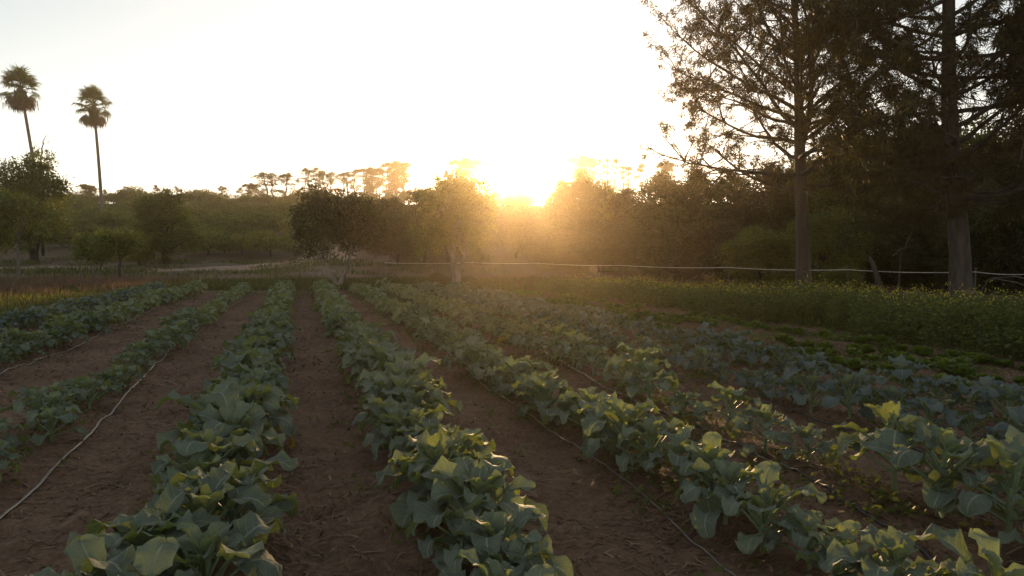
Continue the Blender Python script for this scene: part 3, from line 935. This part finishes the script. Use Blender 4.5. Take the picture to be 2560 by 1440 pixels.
# thick leaning trunk at the right
D2 = 21.0; k2 = D2 / F
p2 = ground_at(2408, D2)
X2 = lambda px: (px - 2408) * k2
Z2 = lambda py: CAM_H + (HORIZON - py) * k2
lim2 = []
for q in range(58):
    f = .33 + .67 * ((q + .5) / 58)
    az = q * 2.39996 + rl.uniform(-.3, .3)
    env = 3.3 * (1 - .4 * smooth(.8, 1.0, f))
    el = math.radians(rl.uniform(-22, 26))
    lim2.append((0, f, az, el, env * rl.uniform(.8, 1.1), .05 + .05 * (1 - f)))
airy_tree('needle_tree', 'massive dark tree with a thick slightly leaning trunk at the right', p2,
          [(0, 0, -.2), (X2(2398), 0, Z2(600)), (X2(2378), 0, Z2(440)), (X2(2362), 0, Z2(250)), (X2(2358), 0, Z2(0)), (X2(2350), 0, Z2(-200))], .29, .12,
          lim2, 92, tuft=(.22, .024), ntuft=3, nn=11, second=9, third=4, flare=1.3, bark='bark_dark')
D3 = 19.5; k3 = D3 / F
p3 = ground_at(2760, D3)
lim3 = []
for q in range(34):
    f = .35 + .65 * ((q + .5) / 34)
    lim3.append((0, f, q * 2.39996, math.radians(rl.uniform(-4, 30)), 3.0 * rl.uniform(.8, 1.1), .06))
airy_tree('needle_tree', 'dark tree whose boughs reach in from beyond the right photo edge', p3,
          [(0, 0, -.2), (.1, 0, 4), (.0, 0, 10)], .3, .08, lim3, 93, tuft=(.24, .028), ntuft=3, nn=9, second=8, third=3)

# thin leaning trunk between the big trees
pl = ground_at(2203, 24.5); kl = 24.5 / F
o = thing('sapling', 'thin leaning trunk with a crooked top between the two big trees', 'tree', pl)
mb = MB()
pts = [((2203 - 2203) * kl, 0, -.1), ((2196 - 2203) * kl, 0, CAM_H + (635 - 700) * kl), ((2184 - 2203) * kl, 0, CAM_H + (635 - 662) * kl), ((2172 - 2203) * kl, 0, CAM_H + (635 - 640) * kl)]
mb.add(*tube(np.array(pts), [.10, .085, .07, .05], 8)); link('trunk', mb.mesh('sap', [M['bark_mid']]), o)
mb = MB(); clump_crown(mb, [(-.5, .3, 2.1, .7, .7, .5), (-.9, .2, 1.7, .4, .4, .3)], 80, 12, .14, .13, .06, rng_(5)); link('crown', mb.mesh('sapcrown', [M['tree_dark']]), o)

# fallen branches
def fallen(label, px, depth, arcs, seed):
    p = ground_at(px, depth); kx = depth / F
    o = thing('fallen_branch', label, 'branch', p)
    mb = MB(); rng = rng_(seed)
    for (xa, ya, xb, yb, bend, r) in arcs:
        a = ((xa - px) * kx, 0, CAM_H + (635 - ya) * kx); b = ((xb - px) * kx, rng.uniform(-.4, .4), CAM_H + (635 - yb) * kx)
        mb.add(*tube(wobble(a, b, 12, .008, rng, (0, 0, bend)), np.linspace(r, r * .4, 12), 5))
    tag(o); link('stem', mb.mesh('fallen', [M['bark']]), o)
fallen('arching bare fallen branches in the shade at the right photo edge', 2500, 21.5, [(2620, 745, 2462, 696, .12, .02), (2640, 730, 2470, 705, .26, .018), (2580, 770, 2440, 738, .1, .014), (2470, 700, 2430, 742, -.12, .012)], 3)
fallen('low arching dry twigs between the sapling and the thick trunk', 2280, 23.5, [(2230, 752, 2330, 748, .22, .014), (2240, 758, 2310, 742, .2, .012), (2250, 760, 2345, 757, .12, .01)], 4)
fallen('pale bare branch crossing the dark wood left of the thick trunk', 2270, 27, [(2232, 640, 2262, 618, -.02, .02), (2262, 618, 2280, 560, -.03, .018), (2240, 628, 2300, 612, .03, .012), (2245, 772, 2240, 628, .0, .025)], 5)

# ------------------------------------------------------------------ wire fence
fence_pts = [(960, 45.0), (1180, 46.5), (1340, 44.0), (1557, 35.0), (1823, 29.8), (2120, 25.6), (2440, 22.4), (2600, 20.6), (2800, 19.2)]
fo = thing('wire_fence', 'thin wire fence with pale top tape running in front of the dark wood', 'fence', ground_at(1340, 44))
def frel(v): return (v[0] - fo.location.x, v[1] - fo.location.y, v[2] - fo.location.z)
tops = []
for q, (px, dep) in enumerate(fence_pts):
    g_ = ground_at(px, dep)
    zt = 1.0 + (g_.z * .1)
    tops.append(Vector((g_.x, g_.y, zt)))
    mb = MB(); mb.add(*tube(np.array([frel((g_.x, g_.y, g_.z - .1)), frel((g_.x, g_.y, zt * .5)), frel((g_.x, g_.y, zt + .13))]), [.022, .02, .02], 6)); 
    link('post', mb.mesh('post', [M['post']]), fo)
for hh, nm, mt, rr in ((0, 'top_tape', 'wire', .010), (-.5, 'lower_wire', 'post', .004)):
    mb = MB()
    for a, b in zip(tops[:-1], tops[1:]):
        n = 9; t = np.linspace(0, 1, n)
        P = np.array([list(a.lerp(b, s)) for s in t]); P[:, 2] += hh - .05 * 4 * t * (1 - t)
        P[:, 1] -= .026
        P -= np.array(fo.location)
        mb.add(*tube(P, np.full(n, rr), 5))
    link(nm, mb.mesh(nm, [M[mt]]), fo)

# ------------------------------------------------------------------ collard plants
def collard_leaf(seed, pet=.115, L=.135, W=.12, droop=1.3, cup=.25, rows=9, cols=8, curl=.0):
    rng = rng_(seed); mb = MB()
    n = rows + 1
    npet = 4
    # spine
    s = np.linspace(0, 1, npet); P = [(0, 0, 0)]; ang = 0.0
    pts = [np.array([0., 0, 0])]; nrm = [np.array([0, 0, 1.])]
    for q in range(npet - 1):
        ang -= .03
        pts.append(pts[-1] + np.array([math.cos(ang), 0, math.sin(ang)]) * pet / (npet - 1)); nrm.append(np.array([-math.sin(ang), 0, math.cos(ang)]))
    sp_, sn = [pts[-1]], [nrm[-1]]
    tl = .5 - .5 * np.cos(np.pi * np.linspace(0, 1, n))
    tw = rng.uniform(-.35, .35)
    for q in range(1, n):
        dl = tl[q] - tl[q - 1]
        ang -= droop * dl * (0.2 + 1.6 * tl[q])
        sp_.append(sp_[-1] + np.array([math.cos(ang), 0, math.sin(ang)]) * L * dl); sn.append(np.array([-math.sin(ang), 0, math.cos(ang)]))
    sp_ = np.array(sp_); sn = np.array(sn)
    sp_[:, 1] += tw * L * tl ** 2 * .5
    w = W / 2 * np.clip(1 - np.abs(2 * tl ** .92 - 1) ** 2.5, .002, 1) ** .52
    w *= 1 + .05 * rng.normal(size=n)
    v = np.linspace(-1, 1, cols + 1)
    ph1, ph2 = rng.uniform(0, 6.28, 2); fr = rng.uniform(13, 19)
    V = []; R = []; LF = []
    for q in range(n):
        for c in v:
            wave = .11 * W * math.sin(fr * tl[q] + (ph1 if c > 0 else ph2)) * abs(c) ** 1.8
            off = cup * w[q] * abs(c) ** 1.5 + wave + rng.normal() * .0035 * (abs(c) > .01)
            V.append(sp_[q] + np.array([0, 1, 0]) * c * w[q] * (1 - .12 * abs(c)) + sn[q] * off)
            LF.append((tl[q] + .001, c))
    i = np.arange(rows)[:, None] * (cols + 1); j = np.arange(cols)[None, :]
    Q = np.stack([i + j, i + j + 1, i + cols + 2 + j, i + cols + 1 + j], -1).reshape(-1, 4)
    mb.add(V, Q, r=rng.uniform(0, 1), lf=LF)
    rib = np.concatenate([np.array(pts), sp_[1:rows * 3 // 4] - sn[1:rows * 3 // 4] * .003])
    rad = np.linspace(.0085, .0022, len(rib))
    mb.add(*tube(rib, rad, 5, .8), m=1)
    return mb
LEAF_SPECS = [dict(droop=1.3), dict(droop=1.9, L=.16, W=.14, pet=.15), dict(droop=.9, L=.145, W=.13, pet=.15), dict(droop=2.2, L=.165, W=.15, cup=-.2, pet=.14),
              dict(droop=1.1, L=.16, W=.145, cup=.45), dict(droop=1.6, L=.13, W=.12, pet=.10), dict(droop=.8, L=.115, W=.09, pet=.07, cup=.55), dict(droop=1.7, L=.165, W=.14, cup=.25, pet=.17)]
LEAF_MB = [collard_leaf(700 + k, **s) for k, s in enumerate(LEAF_SPECS)]
LEAF = [m.mesh('collard_leaf', [M['collard'], M['petiole']]) for m in LEAF_MB]
LEAF_B = [m.mesh('collard_leaf_blue', [M['collard_blue'], M['petiole']]) for m in LEAF_MB]
LEAF_Y = collard_leaf(790, droop=2.2, L=.27, W=.15, cup=.3).mesh('collard_leaf_yellow', [M['yellow_leaf'], M['yellow_leaf']])
LEAF_LOW = [collard_leaf(720 + k, rows=4, cols=2, **s) for k, s in enumerate(LEAF_SPECS)]
mb = MB(); mb.add(*tube(wobble((0, 0, -.05), (.0, 0, .14), 5, .003, rng_(3)), [.014, .013, .012, .012, .01], 7)); STEM = mb.mesh('collard_stem', [M['petiole']])

# row: spacing along the row, size, stem height, number of leaves, bluish
RSPEC = [(.34, 1.1, .18, 17, 1), (.34, 1.12, .20, 17, 0), (.38, .93, .18, 16, 0), (.26, 1.18, .17, 20, 0), (.26, 1.18, .17, 20, 0), (.29, 1.04, .18, 18, 0), (.42, 1.06, .22, 15, 0), (.37, 1.08, .18, 15, 1), (.40, 1.08, .17, 15, 1)]
ROW_NAME = ['in the outermost left row', 'in the row left of the far hose', 'in the row between the two pale hoses', 'in the row edging the bare path on its left',
            'in the row edging the bare path on its right', 'in the second row right of the bare path', 'in the third row right of the bare path',
            'in the fourth row right of the bare path', 'in the row beside the yellow-green lettuce strips']
ORD = ['first', 'second', 'third', 'fourth', 'fifth', 'sixth', 'seventh', 'eighth', 'ninth', 'tenth', 'eleventh', 'twelfth']
plants = []
rc = rng_(11)
for ri, X in enumerate(ROWS):
    sp_al, size, sh_, nl, blue = RSPEC[ri]
    t = -1.0
    while t < 37:
        t += sp_al * rc.uniform(.8, 1.2)
        if rc.random() < (.04 if ri in (2, 6, 7, 8) else 0): t += sp_al * .6
        x, y = row_xy(X + float(np.clip(rc.normal() * .09, -.15, .15)), t)
        if y > 32.0 or y < 2.3: continue
        px = 1280 + x / y * F
        py_top = HORIZON + (CAM_H - .42) * F / y
        m = 130 + 260 / y
        if px < -m or px > 2560 + m or py_top > 1470: continue
        plants.append([y, x, y, ri, size * (rc.uniform(.78, 1.2) if rc.random() > (.07 if ri > 5 else .03) else rc.uniform(.55, .75)) * (1 + .13 * float(fbm(np.array([t / 1.7]), np.array([X * 3.]), 2, 6)[0]))])
plants.sort(key=lambda q: q[0])
NEAR = plants[:300]; FAR = plants[300:]
def leaf_layout(rng, nl, sh_):
    out = []
    az0 = rng.uniform(0, 6.28)
    for q in range(nl):
        f = q / (nl - 1)                       # 0 outer, 1 inner
        az = az0 + q * 2.39996 + rng.uniform(-.25, .25)
        tilt = math.radians(14 + 66 * f ** 1.2 + rng.uniform(-9, 9))
        if f > .84: kind = 6
        elif f > .55: kind = int(rng.choice([2, 4, 5, 0]))
        else: kind = int(rng.choice([0, 1, 3, 4, 7, 1]))
        out.append((kind, az, tilt + (.25 if kind in (1, 3, 7) else 0), sh_ * (.35 + .65 * f), rng.uniform(.85, 1.15) * (1.0 if f < .6 else .86), rng.uniform(-.3, .3)))
    return out
counts = {}
row_seen = {}
for dpt, x, y, ri, s in NEAR:
    sp_al, size, sh_, nl, blue = RSPEC[ri]
    vis = True
    k = row_seen.get(ri, 0); row_seen[ri] = k + 1
    if k < 12:
        lab = ORD[k] + ' collard from the camera ' + ROW_NAME[ri]
    else:
        lab = ('collard plant midway along, ' if dpt < 15 else 'small far collard near the trees, ') + ROW_NAME[ri]
    o = thing('collard_plant', lab, 'collard plant', (x, y, bz(x, y) - .01), rc.uniform(0, 6.28), 'collard plants ' + ROW_NAME[ri])
    o.rotation_euler.x = rc.normal() * .06; o.rotation_euler.y = rc.normal() * .06
    o.scale = (s, s, s)
    link('stem', STEM, o, sc=(1, 1, sh_ / .14))
    LL = LEAF_B if blue else LEAF
    n_here = nl + int(rc.integers(-1, 2)) if dpt < 16 else nl - 2
    for (kd, az, tilt, h, ls, roll) in leaf_layout(rc, n_here, sh_):
        link('leaf', LL[kd], o, (0, 0, h), (roll, -tilt, az), (ls, ls, ls))
    if rc.random() < .07 or (ri == 3 and k == 1):
        ly = link('leaf', LEAF_Y, o, (0, 0, .05), (.3, -.25, rc.uniform(0, 6.28)), (.85, .85, .85))
        ly['label'] = 'yellowed curling lower leaf'
# the remaining far plants as one body
mb = MB()
for dpt, x, y, ri, s in FAR:
    sp_al, size, sh_, nl, blue = RSPEC[ri]
    z0 = bz(x, y)
    for (kd, az, tilt, h, ls, roll) in leaf_layout(rc, nl - 1, sh_):
        src = LEAF_LOW[kd]
        R = np.array((Matrix.Rotation(az, 3, 'Z') @ Matrix.Rotation(-tilt, 3, 'Y') @ Matrix.Rotation(roll, 3, 'X')))
        V = (src.V[0] * ls) @ R.T
        V = (V + np.array([0, 0, h])) * s + np.array([x, y, z0])
        mb.add(V, src.Q[0], r=rc.uniform(.2, 1.4), lf=src.L[0], m=1 if blue else 0)
tag(link('far_collards', mb.mesh('far_collards', [M['collard'], M['collard_blue']])), 'distant ends of the collard rows merging together', None, None, 'stuff')

# ------------------------------------------------------------------ drip hoses
def hose(label, pts, r, mat, seed, squash=.45):
    rng = rng_(seed)
    W = []
    for (px, py) in pts:
        d = CAM_H * F / (py - HORIZON) if py > HORIZON + 1 else 50
        q = ray(px, py); kx = CAM_H / -q.z
        W.append((q.x * kx, q.y * kx))
    W = np.array(W); n = 160
    t = np.linspace(0, len(W) - 1, n)
    P = np.stack([np.interp(t, np.arange(len(W)), W[:, c]) for c in (0, 1)], 1)
    for _ in range(4): P[1:-1] = (P[:-2] + P[1:-1] + P[2:]) / 3
    s = np.arange(n) * .12
    P[:, 0] += .009 * noise(s, s * 0 + seed, seed)
    z = bed(P[:, 0], P[:, 1]) + .022
    z[2:-2] = np.maximum(z[2:-2], np.convolve(z, np.ones(5) / 5, 'valid'))
    V = np.concatenate([P, z[:, None]], 1)
    mb = MB(); mb.add(*tube(V, np.full(n, r) * rng.uniform(.88, 1.12, n), 8, squash))
    return tag(link('drip_hose', mb.mesh('drip_hose', [mat])), label, 'hose')
hose('long pale drip hose between the left rows, reaching the bottom left', [(-260, 1560), (-60, 1365), (60, 1250), (170, 1150), (275, 1040), (330, 980), (400, 915), (430, 880), (490, 835), (530, 800), (570, 775), (600, 757)], .012, M['hose'], 1)
hose('pale drip hose at the far left, ending halfway along the rows', [(-300, 1055), (0, 945), (120, 897), (235, 850), (260, 832), (310, 812), (350, 795), (390, 778)], .014, M['hose'], 2)
hose('pale drip hose showing along the second row right of the path', [(1075, 855), (1130, 900), (1190, 955), (1215, 975), (1290, 1025), (1370, 1080), (1460, 1140), (1570, 1225), (1690, 1330), (1830, 1450), (1950, 1560)], .007, M['hose_tan'], 3)
hose('dark drip hose along the third row right of the path', [(1330, 880), (1480, 965), (1650, 1045), (1790, 1105), (1900, 1155), (2040, 1228), (2180, 1310), (2400, 1440), (2560, 1530)], .012, M['hose_dark'], 4)
hose('dark drip hose along the fourth row right of the path', [(1560, 905), (1750, 965), (1950, 1030), (2140, 1090), (2350, 1165), (2560, 1245), (2760, 1330)], .011, M['hose_dark'], 5)

# ------------------------------------------------------------------ lettuce strips
def lettuce_variant(seed):
    rng = rng_(seed); mb = MB()
    for q in range(16):
        az = q * 2.39996; f = q / 15
        tilt = .25 + 1.0 * f + rng.uniform(-.15, .15)
        L = .15 * rng.uniform(.8, 1.15) * (1 - .3 * f); W = .11 * (1 - .3 * f)
        d = np.array([math.cos(az) * math.cos(tilt), math.sin(az) * math.cos(tilt), math.sin(tilt)]); s = np.array([-math.sin(az), math.cos(az), 0]); up = np.cross(d, s) * -1
        b = np.array([0, 0, .01])
        V = [b, b + d * L * .5 + s * W * .5, b + d * L * .5 - s * W * .5, b + d * L + s * W * .35 - up * .02, b + d * L - s * W * .35 - up * .02, b + d * L * .55 - up * .018, b + d * L * 1.1 - up * .01]
        mb.add(V, [(0, 1, 5, 2), ], [(1, 3, 5), (2, 5, 4), (3, 6, 5), (5, 6, 4)], r=rng.uniform(.1, .9))
    return mb.mesh('lettuce', [M['lettuce']], False)
LET = [lettuce_variant(s) for s in (801, 802, 803)]
lets = []
for li, X in enumerate([6.55, 7.05, 7.75, 8.25, 8.95]):
    t = 0
    while t < 36:
        t += .2 * rc.uniform(.7, 1.3)
        if fbm(np.array([t * .5 + li * 9]), np.array([X]), 2, 14)[0] < -.25: continue
        x, y = row_xy(X + rc.normal() * .07, t)
        if y < 4 or y > 31.5 or 1280 + x / y * F > 2720: continue
        lets.append((y, x, li, rc.uniform(.65, 1.25)))
lets.sort()
strip = ['first', 'second', 'third', 'fourth', 'fifth']
NLET = min(300, max(0, len(lets) - 40))
for y, x, li, s in lets[:NLET]:
    o = link('lettuce_plant', LET[int(rc.integers(3))], None, (x, y, bz(x, y)), (0, 0, rc.uniform(0, 6.28)), (s * 1.15, s * 1.15, s))
    tag(o, 'low yellow-green lettuce in the ' + strip[li] + ' lettuce strip right of the collards', 'lettuce', 'lettuces in the %s strip' % strip[li])
mb = MB()
src = []
for y, x, li, s in lets[NLET:]:
    n = 14
    a = rc.uniform(0, 6.28, n); r = rc.uniform(0, .12, n) * s
    Pn = np.stack([x + np.cos(a) * r, y + np.sin(a) * r, np.full(n, bz(x, y) + .01)], 1)
    D = np.stack([np.cos(a), np.sin(a), rc.uniform(.3, 1.6, n)], 1)
    V, Qq = leaves(Pn, D, .15 * s, .09 * s, rc); mb.add(V, Qq, r=np.repeat(rc.uniform(0, 1, n), 4))
tag(link('far_lettuce', mb.mesh('far_lettuce', [M['lettuce']])), 'far ends of the lettuce strips', None, None, 'stuff')

# ------------------------------------------------------------------ weeds, grass, straw (uncountable cover)
def view_ok(x, y, m=120):
    px = 1280 + x / np.maximum(y, .1) * F
    return (px > -m - 500 / np.maximum(y, 1)) & (px < 2560 + m + 500 / np.maximum(y, 1))
def blades(x, y, z, h, w, rng, lean=.35, r=None):
    n = len(x)
    P = np.stack([x, y, z], 1)
    a = rng.uniform(0, 6.28, n)
    S = np.stack([np.cos(a), np.sin(a), np.zeros(n)], 1) * (w / 2)[:, None]
    b = rng.uniform(0, 6.28, n); ln = lean * rng.uniform(.2, 1.3, n)
    Ld = np.stack([np.cos(b) * ln, np.sin(b) * ln, np.zeros(n)], 1) * h[:, None]
    mid = P + Ld * .3 + np.array([0, 0, 1]) * (h * .6)[:, None]
    tip = P + Ld + np.array([0, 0, 1]) * h[:, None] * .97
    V = np.stack([P - S, P + S, mid + S * .7, mid - S * .7, tip], 1).reshape(-1, 3)
    i = np.arange(n)[:, None] * 5
    Q = i + np.array([[0, 1, 2, 3]]); T = i + np.array([[3, 2, 4]])
    return V, Q, T, np.repeat(rng.uniform(0, 1, n) if r is None else r, 5)

rw = rng_(21)
# tall flowering weed band at the right
n = 15000
X = rw.uniform(9.35, 12.6, n); t = rw.uniform(2, 38, n)
x = X * RP[0] + t * RD[0]; y = X * RP[1] + t * RD[1]
edge = X - 9.35 - .25 * (1 + fbm(t / .8, t * 0, 2, 3))
k = view_ok(x, y, 1100) & (y < 33.5) & (y > 2) & (edge > 0)
x, y, X, t = x[k], y[k], X[k], t[k]
n = len(x)
hgt = (.36 + .34 * smooth(0, .9, X - 9.35)) * (1 + .28 * fbm(x / .8, y / .8, 3, 8)) * rw.uniform(.75, 1.15, n) * (1 - .35 * smooth(15, 28, y))
mb = MB()
V, Q, T, r = blades(x, y, np.zeros(n), hgt, np.full(n, .012), rw, .25)
mb.add(V, Q, T, r=r)
for lay in range(13):
    f = rw.uniform(.08, .95, n)
    a = rw.uniform(0, 6.28, n)
    Pn = np.stack([x + rw.normal(size=n) * .05, y + rw.normal(size=n) * .05, hgt * f], 1)
    D = np.stack([np.cos(a), np.sin(a), rw.uniform(-.3, .8, n)], 1)
    V, Q = leaves(Pn, D, .085 * (1.25 - .6 * f.mean()), .032, rw)
    mb.add(V, Q, r=np.repeat(rw.uniform(0, 1, n), 4))
tag(link('tall_weeds', mb.mesh('tall_weeds', [M['weed']])), 'waist-high green weeds along the right side of the field', None, None, 'stuff')
mb = MB()
sel = rw.random(n) < .5 * smooth(10.1, 10.9, X)
P0 = np.stack([x[sel], y[sel], hgt[sel] + rw.uniform(-.08, .12, sel.sum())], 1)
for q in range(3):
    V, Q = leaves(P0 + rw.normal(size=P0.shape) * .02, rw.normal(size=P0.shape), .024, .024, rw); mb.add(V, Q, r=np.repeat(rw.uniform(0, 1, len(P0)), 4))
V, Q, T, r = blades(P0[:, 0], P0[:, 1], P0[:, 2] - .22, np.full(len(P0), .22), np.full(len(P0), .006), rw, .05); mb.add(V, Q, T, r=r, m=1)
tag(link('weed_flowers', mb.mesh('weed_flowers', [M['flower'], M['weed']])), 'tiny yellow flower heads on top of the tall weeds', None, None, 'stuff')

# low weeds under and between the right rows
mb = MB()
n = 52000
X = rw.uniform(FIELD_X0, 9.4, n); t = rw.uniform(1.5, 36, n)
x = X * RP[0] + t * RD[0]; y = X * RP[1] + t * RD[1]
dens = np.zeros(n)
for ri, R0 in enumerate(ROWS):
    amp = [1.2, .9, .45, .15, .3, .7, 1.2, 1.0, .9][ri]
    dens += amp * np.exp(-((X - R0 + .12) / .28) ** 2)
dens += .75 * smooth(6.2, 6.6, X) * (.3 + .7 * (fbm(X / .5, t / .5, 2, 77) > .1))
dens += .25 * smooth(22, 31, y) * smooth(.2, .6, fbm(X / .8, t / 1.5, 2, 4) + .3)
dens *= np.clip(.6 + .9 * fbm(X / .4, t / .6, 3, 90), 0, 2)
k = (rw.random(n) < dens) & view_ok(x, y) & (y < 32.3) & (y > 2.2)
x, y = x[k], y[k]; n = len(x)
z = bed(x, y)
for q in range(5):
    a = rw.uniform(0, 6.28, n)
    Pn = np.stack([x + rw.normal(size=n) * .03, y + rw.normal(size=n) * .03, z + rw.uniform(0, .07, n)], 1)
    D = np.stack([np.cos(a), np.sin(a), rw.uniform(.1, 1.2, n)], 1)
    V, Q = leaves(Pn, D, .055, .024, rw); mb.add(V, Q, r=np.repeat(np.clip(rw.uniform(.2, 1.1, n), 0, 1), 4))
tag(link('low_weeds', mb.mesh('low_weeds', [M['weed']])), 'low green weeds growing under the crop rows', None, None, 'stuff')

# straw and dead weed litter on the soil
mb = MB()
n = 190000
X = rw.uniform(FIELD_X0 + .3, 9.5, n); t = 2.2 + 30 * rw.random(n) ** 1.8
x = X * RP[0] + t * RD[0]; y = X * RP[1] + t * RD[1]
cl = fbm(X / .55, t / .55, 3, 44)
k = view_ok(x, y) & (y < 32) & (rw.random(n) < .28 + .7 * smooth(.0, .8, cl))
x, y = x[k], y[k]; n = len(x)
a = rw.uniform(0, 6.28, n); L = rw.uniform(.03, .13, n) * np.where(rw.random(n) < .06, 1.8, 1)
w = rw.uniform(.0025, .006, n) * (1 + y / 14)
z = bed(x, y) + .012
c, s_ = np.cos(a), np.sin(a)
bend = rw.uniform(-.4, .4, n)
P0 = np.stack([x, y, z], 1)
x1 = x + c * L * .5 - s_ * L * bend; y1 = y + s_ * L * .5 + c * L * bend
P1 = np.stack([x1, y1, bed(x1, y1) + .010 + rw.uniform(.0, .016, n)], 1)
x2 = x + c * L; y2 = y + s_ * L
P2 = np.stack([x2, y2, bed(x2, y2) + .014 + rw.uniform(0, .02, n)], 1)
S = np.stack([-s_ * w, c * w, np.zeros(n)], 1)
V = np.stack([P0 - S, P0 + S, P1 + S, P1 - S, P2 + S * .4, P2 - S * .4], 1).reshape(-1, 3)
i = np.arange(n)[:, None] * 6
Q = np.concatenate([i + np.array([[0, 1, 2, 3]]), i + np.array([[3, 2, 4, 5]])])
mb.add(V, Q, r=np.repeat(np.clip(rw.beta(1.6, 3, n), 0, 1), 6))
tag(link('straw_litter', mb.mesh('straw_litter', [M['straw']])), 'dry straw bits scattered over the brown soil', None, None, 'stuff')
# soil crumbs
mb = MB()
n = 3000
X = rw.uniform(-6, 7, n); t = 2.2 + 16 * rw.random(n) ** 1.6
x = X * RP[0] + t * RD[0]; y = X * RP[1] + t * RD[1]
k = view_ok(x, y); x, y = x[k], y[k]; n = len(x)
s = .005 + .011 * rw.random(n) ** 3
base = np.array([(1, 0, 0), (0, 1, 0), (-1, 0, 0), (0, -1, 0), (0, 0, 1), (0, 0, -1)], float)
off = base[None] * s[:, None, None] * rw.uniform(.6, 1.3, (n, 6, 1))
V = np.stack([x, y, bed(x, y) + .012], 1)[:, None, :] + off
T = (np.arange(n)[:, None, None] * 6 + np.array([[(0, 1, 4), (1, 2, 4), (2, 3, 4), (3, 0, 4)]])).reshape(-1, 3)
mb.add(V.reshape(-1, 3), None, T)
tag(link('soil_crumbs', mb.mesh('soil_crumbs', [M['soil']], False)), 'crumbs and small clods of brown soil', None, None, 'stuff')

# reddish dry grass at the far left, mixed grass behind the field
def grass_patch(name, label, mats, pxr, dr, n, h, w, seed, maskseed, thr=-.3, lean=.4, fade=True):
    rng = rng_(seed)
    px = rng.uniform(*pxr, n); d = rng.uniform(*dr, n)
    x = (px - 1280) / F * d; y = d
    X = x * RP[0] + y * RP[1]
    m = fbm(x / 2.5, y / 2.5, 3, maskseed)
    inside = (in_field(x, y) < .05)
    u = (px - pxr[0]) / (pxr[1] - pxr[0]); vv = (d - dr[0]) / (dr[1] - dr[0])
    k = (m > thr) & inside & (rng.random(n) < 1 - smooth(.7, 1.0, u)) & (rng.random(n) < smooth(0, .25, vv) * (1 - smooth(.8, 1.0, vv)))
    x, y, m = x[k], y[k], m[k]
    hh = h * rng.uniform(.5, 1.3, len(x)) * (1 + .3 * m)
    V, Q, T, r = blades(x, y, terrain(x, y) - .02, hh, np.full(len(x), w) * rng.uniform(.6, 1.4, len(x)), rng, lean)
    mb = MB(); mb.add(V, Q, T, r=r)
    return tag(link(name, mb.mesh(name, mats)), label, None, None, 'stuff')
grass_patch('dry_grass', 'reddish dry grass beyond the left rows', [M['dry']], (-700, 560), (24, 46), 52000, .36, .028, 31, 41, -.15)
grass_patch('side_grass', 'short green grass and weeds left of the rows', [M['grass']], (-1000, 900), (9, 38), 76000, .2, .022, 36, 46, -1.4)
grass_patch('short_grass', 'short green and straw coloured grass between field and track', [M['grass']], (-400, 2100), (31.0, 47), 64000, .2, .034, 32, 42, -.75)
grass_patch('meadow_grass', 'tufts of grass at the foot of the hill', [M['grass']], (-200, 1350), (46, 74), 26000, .26, .05, 33, 43, -.1)
grass_patch('shade_grass', 'thin dry grass under the wood on the right', [M['dead_weed']], (1150, 2750), (21, 50), 30000, .16, .03, 34, 44, -.1)

# ------------------------------------------------------------------ haze
hz = bpy.data.materials.new('haze')
hz.use_nodes = True
nt = hz.node_tree; nt.nodes.clear()
ho = nt.nodes.new('ShaderNodeOutputMaterial'); pv = nt.nodes.new('ShaderNodeVolumePrincipled')
pv.inputs['Color'].default_value = (1.0, .82, .60, 1)
pv.inputs['Density'].default_value = HAZE_DENSITY
pv.inputs['Anisotropy'].default_value = HAZE_G
nt.links.new(pv.outputs[0], ho.inputs['Volume'])
mb = MB(); box(mb, (-540, -180, -3.0), (540, 600, 48))
tag(link('haze', mb.mesh('haze', [hz], False)), kind='stuff')
